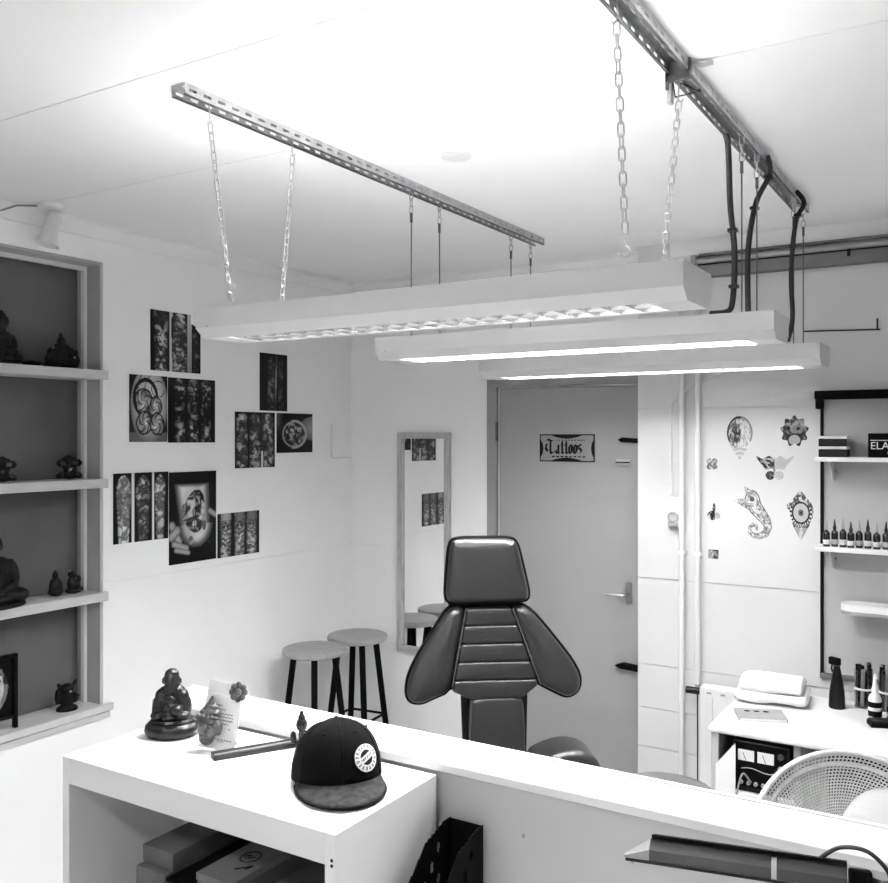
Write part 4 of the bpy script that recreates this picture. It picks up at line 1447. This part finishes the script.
TILT = Matrix.Rotation(.13, 4, 'Y') @ Matrix.Rotation(-.14, 4, 'X')
PW, PH = .092, .16
pq = MB().bbox(-PW / 2, PW / 2, .0, .004, 0, PH, .001).xf(TILT).build('clear_plate', mat('frosted_acrylic', .8, .2, alpha=.55), cdp)
px_ = ink_grid('printed_insert', plaque_fn, PW - .004, PH * .8, 60, 90, lambda u, v: tuple(TILT @ Vector((-PW / 2 + .002 + u, -.0012, .002 + v))), M_PRINTG, cdp, thick=.0006)
hd_ = blob('buddha_head', [((0, 0, .05), (.022, .013, .03)), ((0, 0, .03), (.016, .012, .022)), ((0, .001, .078), (.021, .012, .016)), ((0, .001, .09), (.014, .010, .012)), ((0, 0, .1), (.007, .007, .012)), ((0, 0, .108), (.004, .004, .008)),
                       ((0, -.014, .045), (.004, .006, .012)), ((-.009, -.011, .055), (.007, .004, .002)), ((.009, -.011, .055), (.007, .004, .002)), ((0, -.012, .028), (.008, .004, .003)), ((0, -.011, .022), (.007, .004, .002)),
                       ((.022, .002, .05), (.004, .006, .016)), ((-.022, .002, .05), (.004, .006, .016)), ((-.009, -.0105, .049), (.006, .004, .0025)), ((.009, -.0105, .049), (.006, .004, .0025))]
            + [((.019 * math.cos(a) * (1 - j * .25), -.010 + .004 * j - .003 * math.cos(a * 2) * 0, .072 + j * .009), (.0036, .0045, .0036)) for j in range(3) for a in [k * PI / 6 for k in range(7)]], .0014, M_SILVER, cdp, 0)
hd_.location = TILT @ Vector((-.02, -.018, .0))
hd_.rotation_euler = (-.14, .1, -.1)
hd_.scale = (1.35, 1.1, 1.1)
fl = MB()
for k in range(8):
    a = k * PI / 4
    fl.ball((.016 * math.cos(a), 0, .016 * math.sin(a)), (.0085, .003, .0085), 2)
fl.ball((0, -.003, 0), (.008, .003, .008), 2)
fo = fl.build('flower', M_SILVER, cdp, True)
fo.location = TILT @ Vector((PW / 2 - .012, -.006, PH - .016))
fo.rotation_euler = (-.14, 0, 0)
MB().prism([(.0, .0), (.045, 0), (.0, .05)], 'x', .03, .034).xf(Matrix.Translation((0, .006, 0))).build('stand_foot', M_DSTEEL, cdp)

# incense holder
ih = thing('incense_holder', 'long grooved wooden incense holder beside the cap', 'incense holder', (-1.562, 1.514, CT), math.atan2(.162, .094))
MB().prism([(-.016, 0), (.016, 0), (.018, .012), (.013, .013), (.008, .007), (-.008, .007), (-.013, .013), (-.018, .012)], 'x', 0, .205).build('boat', mat('dark_walnut', .03, .6, spec=.2, noise=.04, nscale=14, stretch=(1, 10, 10)), ih)
MB().tube([(.004, 0, .0085), (.2, 0, .0105)], .0022, 6).build('incense_stick', M_GREYP, ih)
# small head figurine behind the cap
fg = thing('head_figurine', 'tiny dark buddha head figurine behind the cap', 'figurine', (-1.428, 1.672, CT), YAW)
blob('figure', [((0, 0, .012), (.016, .014, .012)), ((0, 0, .035), (.008, .008, .02)), ((0, 0, .06), (.0145, .014, .018)), ((0, 0, .078), (.009, .009, .008)), ((0, 0, .088), (.005, .005, .006)), ((0, -.014, .058), (.003, .004, .006)), ((-.02, -.002, .03), (.008, .008, .016))], .0018, M_BRONZE, fg, 1)

# baseball cap
cpx = thing('baseball_cap', 'black baseball cap with round white badge on the cabinet', 'cap', (-1.238, 1.566, CT), YAW + math.radians(15))
A_, B_, CH = .100, .099, .116


def crown(th, ph, off=0.):
    """th 0 faces the brim (-y), ph 0 rim to pi/2 top"""
    f = math.cos(th)
    steep = .72 if f > 0 else .8
    R = math.cos(ph) ** (steep)
    zz = CH * math.sin(ph) ** (.92 if f > 0 else 1.0)
    x = (B_ + off) * math.sin(th) * R
    y = -(A_ + off) * math.cos(th) * R
    lean = .012 * math.sin(ph)
    return Vector((x, y + lean, zz + .012 + .010 * f + off * math.sin(ph)))


NT, NP = 48, 14
vs_, fs_ = [], []
for i in range(NP + 1):
    ph = (PI / 2) * min(i / NP, .995)
    for j in range(NT):
        vs_.append(crown(2 * PI * j / NT, ph))
for i in range(NP):
    for j in range(NT):
        # opening above the back strap
        th = 2 * PI * (j + .5) / NT
        if abs(th - PI) < .38 and i in (1, 2, 3): continue
        fs_.append((i * NT + j, i * NT + (j + 1) % NT, (i + 1) * NT + (j + 1) % NT, (i + 1) * NT + j))
co = MB().add(vs_, fs_).build('crown', M_CAP, cpx, True, 70)
sdm = co.modifiers.new('thickness', 'SOLIDIFY'); sdm.thickness = .002; sdm.offset = -1
for k in range(6):
    th = k * PI / 3
    i0 = .42 if k == 3 else 0.02
    MB().tube([crown(th, (PI / 2) * (i0 + (.97 - i0) * s / 10), .0008) for s in range(11)], .0013, 5).build('seam', M_MATTE, cpx, True)
MB().ball((0, .012, CH + .013), (.008, .008, .004), 2).build('button', M_MATTE, cpx, True)
for th in (-.52, .52, 1.57, -1.57):
    p = crown(th, .95, .001)
    MB().ball(p, (.0035, .0035, .0025), 1).build('eyelet', M_MATTE, cpx, True)
# brim
bv, bf = [], []
NB, NR = 25, 7
for i in range(NR):
    s = i / (NR - 1)
    for j in range(NB):
        a = -1.32 + 2.64 * j / (NB - 1)
        p = crown(a, .02, -.002)
        flat = (math.cos(a / 1.32 * PI / 2)) ** .42 if abs(a) < 1.319 else 0
        ext = .082 * s * flat
        bv.append((p.x * (1 + .10 * s * flat), p.y - ext, p.z * (1 - s) + s * (.0065 + .004 * (1 - (p.x / B_) ** 2))))
for i in range(NR - 1):
    for j in range(NB - 1):
        bf.append((i * NB + j, i * NB + j + 1, (i + 1) * NB + j + 1, (i + 1) * NB + j))
br = MB().add(bv, bf).build('brim', M_CAPB, cpx, True, 70)
sdm = br.modifiers.new('thickness', 'SOLIDIFY'); sdm.thickness = .005; sdm.offset = -1
MB().tube([Vector(bv[(NR - 1) * NB + j]) + Vector((0, 0, -.0025)) for j in range(NB)], .003, 6).build('brim_edge', M_MATTE, cpx, True)


def badge_fn(U, V):
    r = disc(U, V, .5, .5, .5, .5)
    a = np.arctan2(V - .5, U - .5)
    img = np.full_like(U, .88)
    # ring of lettering
    blocks = (np.sin(a * 17) > -.1) & (np.sin(a * 41 + r * 12) > -.55)
    img = np.where((r > .62) & (r < .88) & blocks, .06, img)
    img = np.where((r > .94), .1, img)
    img = np.where(r < .52, .05, img)
    # diagonal band with writing
    b = (V - .5) - .45 * (U - .5)
    img = np.where((np.abs(b) < .11) & (r < .62), .86, img)
    img = np.where((np.abs(b) < .045) & (r < .5) & (np.sin(U * 75) > -.2), .2, img)
    return img, (r < 1).astype(float)


def badge_place(u, v):
    th = .60 + (u - .033) / (B_ * .95)
    ph = .40 + (v - .033) / (CH * 1.08)
    return tuple(crown(th, ph, .0022))


bo = ink_grid('round_badge', badge_fn, .066, .066, 70, 70, badge_place, M_PRINT, cpx, mask=True, thick=.0008)
bo['label'] = 'round white badge with ring of lettering'

# black file box on the counter
fb = thing('file_box', 'black perforated magazine file beside the cabinet', 'file box', (-1.03, 1.70, .75))
prof = [(0, 0), (-.25, 0), (-.25, .09), (-.1, .225), (-.03, .245), (0, .245)]


def file_side(x, name):
    ny_, nz_ = 66, 62
    holes = [(-.05, .20), (-.075, .165), (-.05, .13), (-.105, .135), (-.075, .095), (-.13, .1), (-.05, .06), (-.105, .065), (-.16, .065), (-.19, .09)]

    def inside(y, z):
        n = len(prof); c = False
        for i in range(n):
            (y0, z0), (y1, z1) = prof[i], prof[(i + 1) % n]
            if (z0 > z) != (z1 > z) and y < (y1 - y0) * (z - z0) / (z1 - z0) + y0: c = not c
        if not c: return False
        for (hy, hz) in holes:
            if ((y - hy) / .0085) ** 2 + ((z - hz) / .0125) ** 2 < 1: return False
        return True
    vs, fs, idx = [], [], {}

    def vid(i, j):
        if (i, j) not in idx:
            idx[(i, j)] = len(vs)
            vs.append((x, -.251 + .252 * i / ny_, .246 * j / nz_))
        return idx[(i, j)]
    for i in range(ny_):
        for j in range(nz_):
            if inside(-.251 + .252 * (i + .5) / ny_, .246 * (j + .5) / nz_):
                fs.append((vid(i, j), vid(i + 1, j), vid(i + 1, j + 1), vid(i, j + 1)))
    o = MB().add(vs, fs).build(name, M_MATTE, fb)
    s_ = o.modifiers.new('t', 'SOLIDIFY'); s_.thickness = .0025; s_.offset = 0


file_side(.0015, 'side_panel')
file_side(.0825, 'side_panel')
MB().box(.003, .081, -.0025, 0, 0, .245).build('back_panel', M_MATTE, fb)
MB().box(.003, .081, -.25, -.2475, 0, .09).build('front_panel', M_MATTE, fb)
MB().box(.003, .081, -.247, -.003, 0, .003).build('bottom_panel', M_MATTE, fb)

# ------------------------------------------------------------------ desk lamp in front of the partition
dl = thing('desk_lamp', 'black desk lamp with long slanted head in front of the partition', 'lamp', (-.10, 1.44, .75))
LP = Matrix.Translation((-.527 + .10, 1.47 - 1.44, 1.133 - .75)) @ Matrix.Rotation(math.atan2(.05, .33), 4, 'Z') @ Matrix.Rotation(-.03, 4, 'Y') @ Matrix.Rotation(-.38, 4, 'X')
M_LAMP = mat('lamp_grey_metal', .06, .38, .6)
sec = [(-.024, -.012), (-.024, .004), (-.012, .022), (.014, .022), (.024, .006), (.024, -.012)]
MB().prism(sec, 'x', .03, .22).xf(LP).build('lamp_head', M_LAMP, dl)
# slanted bright nose
nose = MB()
nv = [(.0295, y, z) for y, z in sec] + [(-.012, y * .8, -.012 + (z + .012) * .18) for y, z in sec]
nose.add(nv, [tuple(range(6))[::-1], tuple(range(6, 12))] + [(i, (i + 1) % 6, 6 + (i + 1) % 6, 6 + i) for i in range(6)])
nose.xf(LP).build('nose_cap', mat('polished_nose', .32, .3, .8), dl)
MB().prism([(y * 1.02, z * 1.02) for y, z in sec], 'x', .2205, .228).xf(LP).build('joint_band', M_CHROME, dl)
MB().prism(sec, 'x', .2285, .33).xf(LP).build('lamp_body', M_LAMP, dl)
MB().prism([(-.016, .0225), (.017, .0225), (.026, .006), (.029, .008), (.020, .029), (-.018, .028)], 'x', .032, .33).xf(LP).build('top_cover', M_MATTE, dl)
MB().prism([(-.027, -.017), (.027, -.017), (.027, -.0122), (-.027, -.0122)], 'x', -.008, .335).xf(LP).build('lower_rim', M_BLACK, dl)
MB().bbox(.331, .365, -.022, .022, -.012, .02, .004).xf(LP).build('pivot_block', M_MATTE, dl)
e0 = LP @ Vector((.36, 0, .004))
MB().tube([e0, e0 + Vector((.03, 0, -.004)), e0 + Vector((.055, 0, -.03)), Vector((.0, .0, .02))], .008, 10).build('arm', M_BLACK, dl, True)
MB().lathe([(.085, 0), (.085, .012), (.07, .02), (.015, .024)], 32).build('base', M_BLACK, dl, True)
c0 = LP @ Vector((.29, 0, .026))
pts = [c0, c0 + Vector((.03, 0, .025)), c0 + Vector((.07, .0, .028)), c0 + Vector((.1, 0, .0)), c0 + Vector((.095, -.005, -.03)), c0 + Vector((.08, -.01, -.025)), c0 + Vector((.1, -.01, -.008)), c0 + Vector((.16, 0, -.01)), c0 + Vector((.2, 0, -.06)), c0 + Vector((.2, .0, -.2))]
out = []
P = [pts[0]] + pts + [pts[-1]]
for i in range(1, len(P) - 2):
    for k in range(6):
        s = k / 6
        a, b, c, d = P[i - 1], P[i], P[i + 1], P[i + 2]
        out.append(.5 * ((2 * b) + (c - a) * s + (2 * a - 5 * b + 4 * c - d) * s * s + (3 * b - a - 3 * c + d) * s ** 3))
MB().tube(out, .0035, 8).build('cord', M_RUBBER, dl, True)

# ------------------------------------------------------------------ figures in the niche
NXF = -3.325
Z1, Z2, Z3, Z4 = 2.112, 1.652, 1.172, .695


def seated(name, label, loc, h, rot=PI / 2, m=M_FIGURE, wide=1.):
    """meditating figure, h metres tall, facing local -y"""
    t = thing(name, label, 'statue', loc, rot)
    k = h / .30
    B = [((0, 0, .03), (.105 * wide, .06, .03)), ((-.07 * wide, -.02, .04), (.05 * wide, .045, .03)), ((.07 * wide, -.02, .04), (.05 * wide, .045, .03)), ((0, .005, .10), (.06 * wide, .045, .08)),
         ((0, .005, .155), (.075 * wide, .04, .04)), ((-.075 * wide, 0, .12), (.022, .028, .06), (0, .2, 0)), ((.075 * wide, 0, .12), (.022, .028, .06), (0, -.2, 0)),
         ((-.05, -.04, .075), (.04, .02, .018), (0, 0, -.4)), ((.05, -.04, .075), (.04, .02, .018), (0, 0, .4)), ((0, -.05, .066), (.03, .02, .014)),
         ((0, 0, .195), (.024, .024, .03)), ((0, -.003, .235), (.036, .038, .044)), ((0, .002, .272), (.022, .022, .018)), ((0, .002, .29), (.011, .011, .012)),
         ((0, -.04, .23), (.008, .01, .014)), ((-.037, 0, .228), (.007, .012, .022)), ((.037, 0, .228), (.007, .012, .022))]
    B = [(tuple(c * k for c in p[0]), tuple(c * k for c in p[1])) + tuple(p[2:]) for p in B]
    blob('figure', B, max(.0025, .006 * k), m, t, 1)
    MB().lathe([(.11 * k * wide, 0), (.115 * k * wide, .006 * k), (.11 * k * wide, .014 * k), (.10 * k * wide, .016 * k)], 28, 1, .6).build('plinth', m, t, True)
    return t


seated('buddha_statue', 'black seated buddha statue on the top niche shelf', (NXF, 2.11, Z1), .215, PI / 2 + .2)
# clustered carving
cl = thing('lotus_carving', 'black clustered carving of small figures on the top niche shelf', 'statue', (NXF, 2.37, Z1), PI / 2)
B = [((0, 0, .015), (.085, .035, .018)), ((0, 0, .06), (.03, .025, .05)), ((0, -.005, .115), (.018, .018, .022)), ((0, 0, .138), (.008, .008, .014))]
for k in range(9):
    a = PI * (k + .5) / 9
    B.append(((.062 * math.cos(a), -.008, .03 + .06 * math.sin(a)), (.016, .014, .018)))
for x in (-.06, .06, -.035, .04):
    B += [((x, -.015, .04), (.018, .016, .026)), ((x, -.016, .072 + .2 * abs(x) * 0), (.011, .011, .012))]
blob('carving', B, .0035, M_FIGURE, cl, 0)
MB().ball((-.05, -.022, .085), .006, 1).build('bead', M_GREYP, cl)
MB().ball((.045, -.03, .05), .006, 1).build('bead', M_GREYP, cl)
lo_ = thing('low_dish', 'low black dish beside the top shelf buddha', 'dish', (NXF + .02, 2.225, Z1))
MB().lathe([(.03, 0), (.034, .006), (.04, .018), (.036, .02), (.028, .01)], 20).build('bowl', M_FIGURE, lo_, True)
MB().ball((0, 0, .018), (.024, .024, .01), 2).build('filling', M_BLACK, lo_, True)


def monkey(loc, label, rot):
    t = thing('monk_figurine', label, 'figurine', loc, rot, 'seated monk figurines')
    B = [((0, 0, .02), (.04, .026, .018)), ((-.034, -.008, .02), (.02, .024, .013), (0, -.5, 0)), ((.034, -.008, .02), (.02, .024, .013), (0, .5, 0)), ((0, -.004, .045), (.024, .02, .026)),
         ((0, -.002, .078), (.017, .017, .018)), ((0, 0, .096), (.012, .012, .008))]
    for s in (-1, 1):
        for q in range(5):
            a = q / 4
            B.append(((s * (.022 + .022 * math.sin(a * PI)), -.006, .055 + .03 * a), (.0075, .0075, .009)))
        B.append(((s * .014, -.006, .09), (.009, .009, .007)))
    blob('figure', B, .0022, M_FIGURE, t, 1)
    MB().ball((0, -.022, .042), (.009, .004, .008), 2).build('polished_belly', mat('polished_black', .12, .2, .6), t, True)
    for s in (-1, 1):
        MB().ball((s * .03, -.028, .024), (.011, .004, .006), 2, (0, s * .5, 0)).build('polished_knee', mat('polished_black', .12, .2, .6), t, True)


monkey((NXF + .02, 2.395, Z2), 'small black monk figurine with raised arms, at the frame end of the second shelf', PI / 2 - .5)
monkey((NXF + .02, 2.10, Z2), 'small black monk figurine with raised arms, farther from the frame on the second shelf', PI / 2 - .5)
seated('buddha_statue', 'large black meditating buddha statue on the third niche shelf', (NXF + .02, 2.055, Z3), .31, PI / 2, wide=1.15)
f1 = thing('robed_figurine', 'small black robed figurine on the third niche shelf', 'figurine', (NXF, 2.345, Z3), PI / 2 - .4)
blob('figure', [((0, 0, .02), (.032, .024, .022)), ((0, 0, .05), (.024, .02, .03)), ((0, 0, .088), (.013, .013, .015)), ((0, 0, .1), (.008, .008, .008)), ((-.018, -.008, .04), (.01, .012, .022)), ((.018, -.008, .04), (.01, .012, .022))], .0025, M_FIGURE, f1, 1)
f2 = thing('crouching_figurine', 'small black crouching figurine with raised hand beside the robed figurine', 'figurine', (NXF, 2.43, Z3), PI / 2 - .4)
blob('figure', [((0, 0, .012), (.036, .024, .013)), ((-.006, 0, .042), (.02, .018, .03)), ((-.008, 0, .082), (.015, .014, .016)), ((.01, -.004, .075), (.012, .008, .006), (0, .5, 0)), ((.022, -.004, .06), (.008, .008, .016)), ((.018, -.006, .035), (.01, .012, .016)), ((.026, 0, .018), (.016, .016, .01))], .0025, M_FIGURE, f2, 1)
# framed face picture
pf = thing('framed_picture', 'black framed picture of a pale face leaning in the bottom of the niche', 'picture', (NXF + .03, 2.03, Z4), PI / 2 - .12)


def face_fn(U, V):
    img = np.full_like(U, .03)
    d = disc(U, V, .4, .5, .5, .52)
    t = vnoise(U, V, 8, 10, 9)
    sh = .25 + .55 * np.clip((U - .25) * 1.6, 0, 1) * (.7 + .5 * t)
    img = np.where(d < 1, sh, img)
    img = np.where(disc(U, V, .62, .62, .14, .08) < 1, .06, img)
    img = np.where(disc(U, V, .64, .62, .05, .035) < 1, .85, img)
    img = np.where((np.abs(V - .76 + .4 * (U - .6) ** 2) < .03) & (U > .4), .07, img)
    img = np.where(disc(U, V, .42, .42, .06, .1) < 1, .75, img)
    img = np.where(disc(U, V, .45, .24, .16, .045) < 1, .12, img)
    img = np.where((disc(U, V, .4, .5, .42, .47) > 1) & (d < 1), .12 + .3 * (t > .5), img)
    return img


MB().bbox(-.115, -.1, -.012, .01, 0, .29, .002).build('frame_stile', M_MATTE, pf)
MB().bbox(.1, .115, -.012, .01, 0, .29, .002).build('frame_stile', M_MATTE, pf)
MB().bbox(-.0995, .0995, -.012, .01, .275, .29, .002).build('frame_rail', M_MATTE, pf)
MB().bbox(-.0995, .0995, -.012, .01, .04, .055, .002).build('frame_rail', M_MATTE, pf)
MB().box(-.0995, .0995, .001, .006, .055, .275).build('backing', M_MATTE, pf)
ink_grid('print', face_fn, .199, .22, 70, 80, lambda u, v: (-.0995 + u, -.001, .055 + v), M_PRINTG, pf)
# owl figure
ow = thing('cat_figurine', 'small black horned figurine in the bottom of the niche', 'figurine', (NXF + .02, 2.385, Z4), PI / 2 - .4)
blob('figure', [((0, 0, .05), (.032, .026, .045)), ((0, -.004, .09), (.03, .024, .024)), ((.03, -.004, .112), (.007, .007, .018), (0, .4, 0)), ((-.03, -.002, .104), (.009, .008, .014), (0, -.5, 0)), ((-.036, .002, .06), (.012, .018, .034)), ((.03, -.008, .05), (.014, .016, .022)), ((.0, 0, .012), (.042, .03, .012)), ((.034, -.02, .06), (.012, .01, .008))], .003, M_FIGURE, ow, 1)
MB().ball((.008, -.027, .082), (.005, .003, .005), 1).build('eye', M_GREYP, ow)
MB().lathe([(.042, 0), (.044, .004), (.042, .012)], 24, 1, .75).build('plinth', M_FIGURE, ow, True)
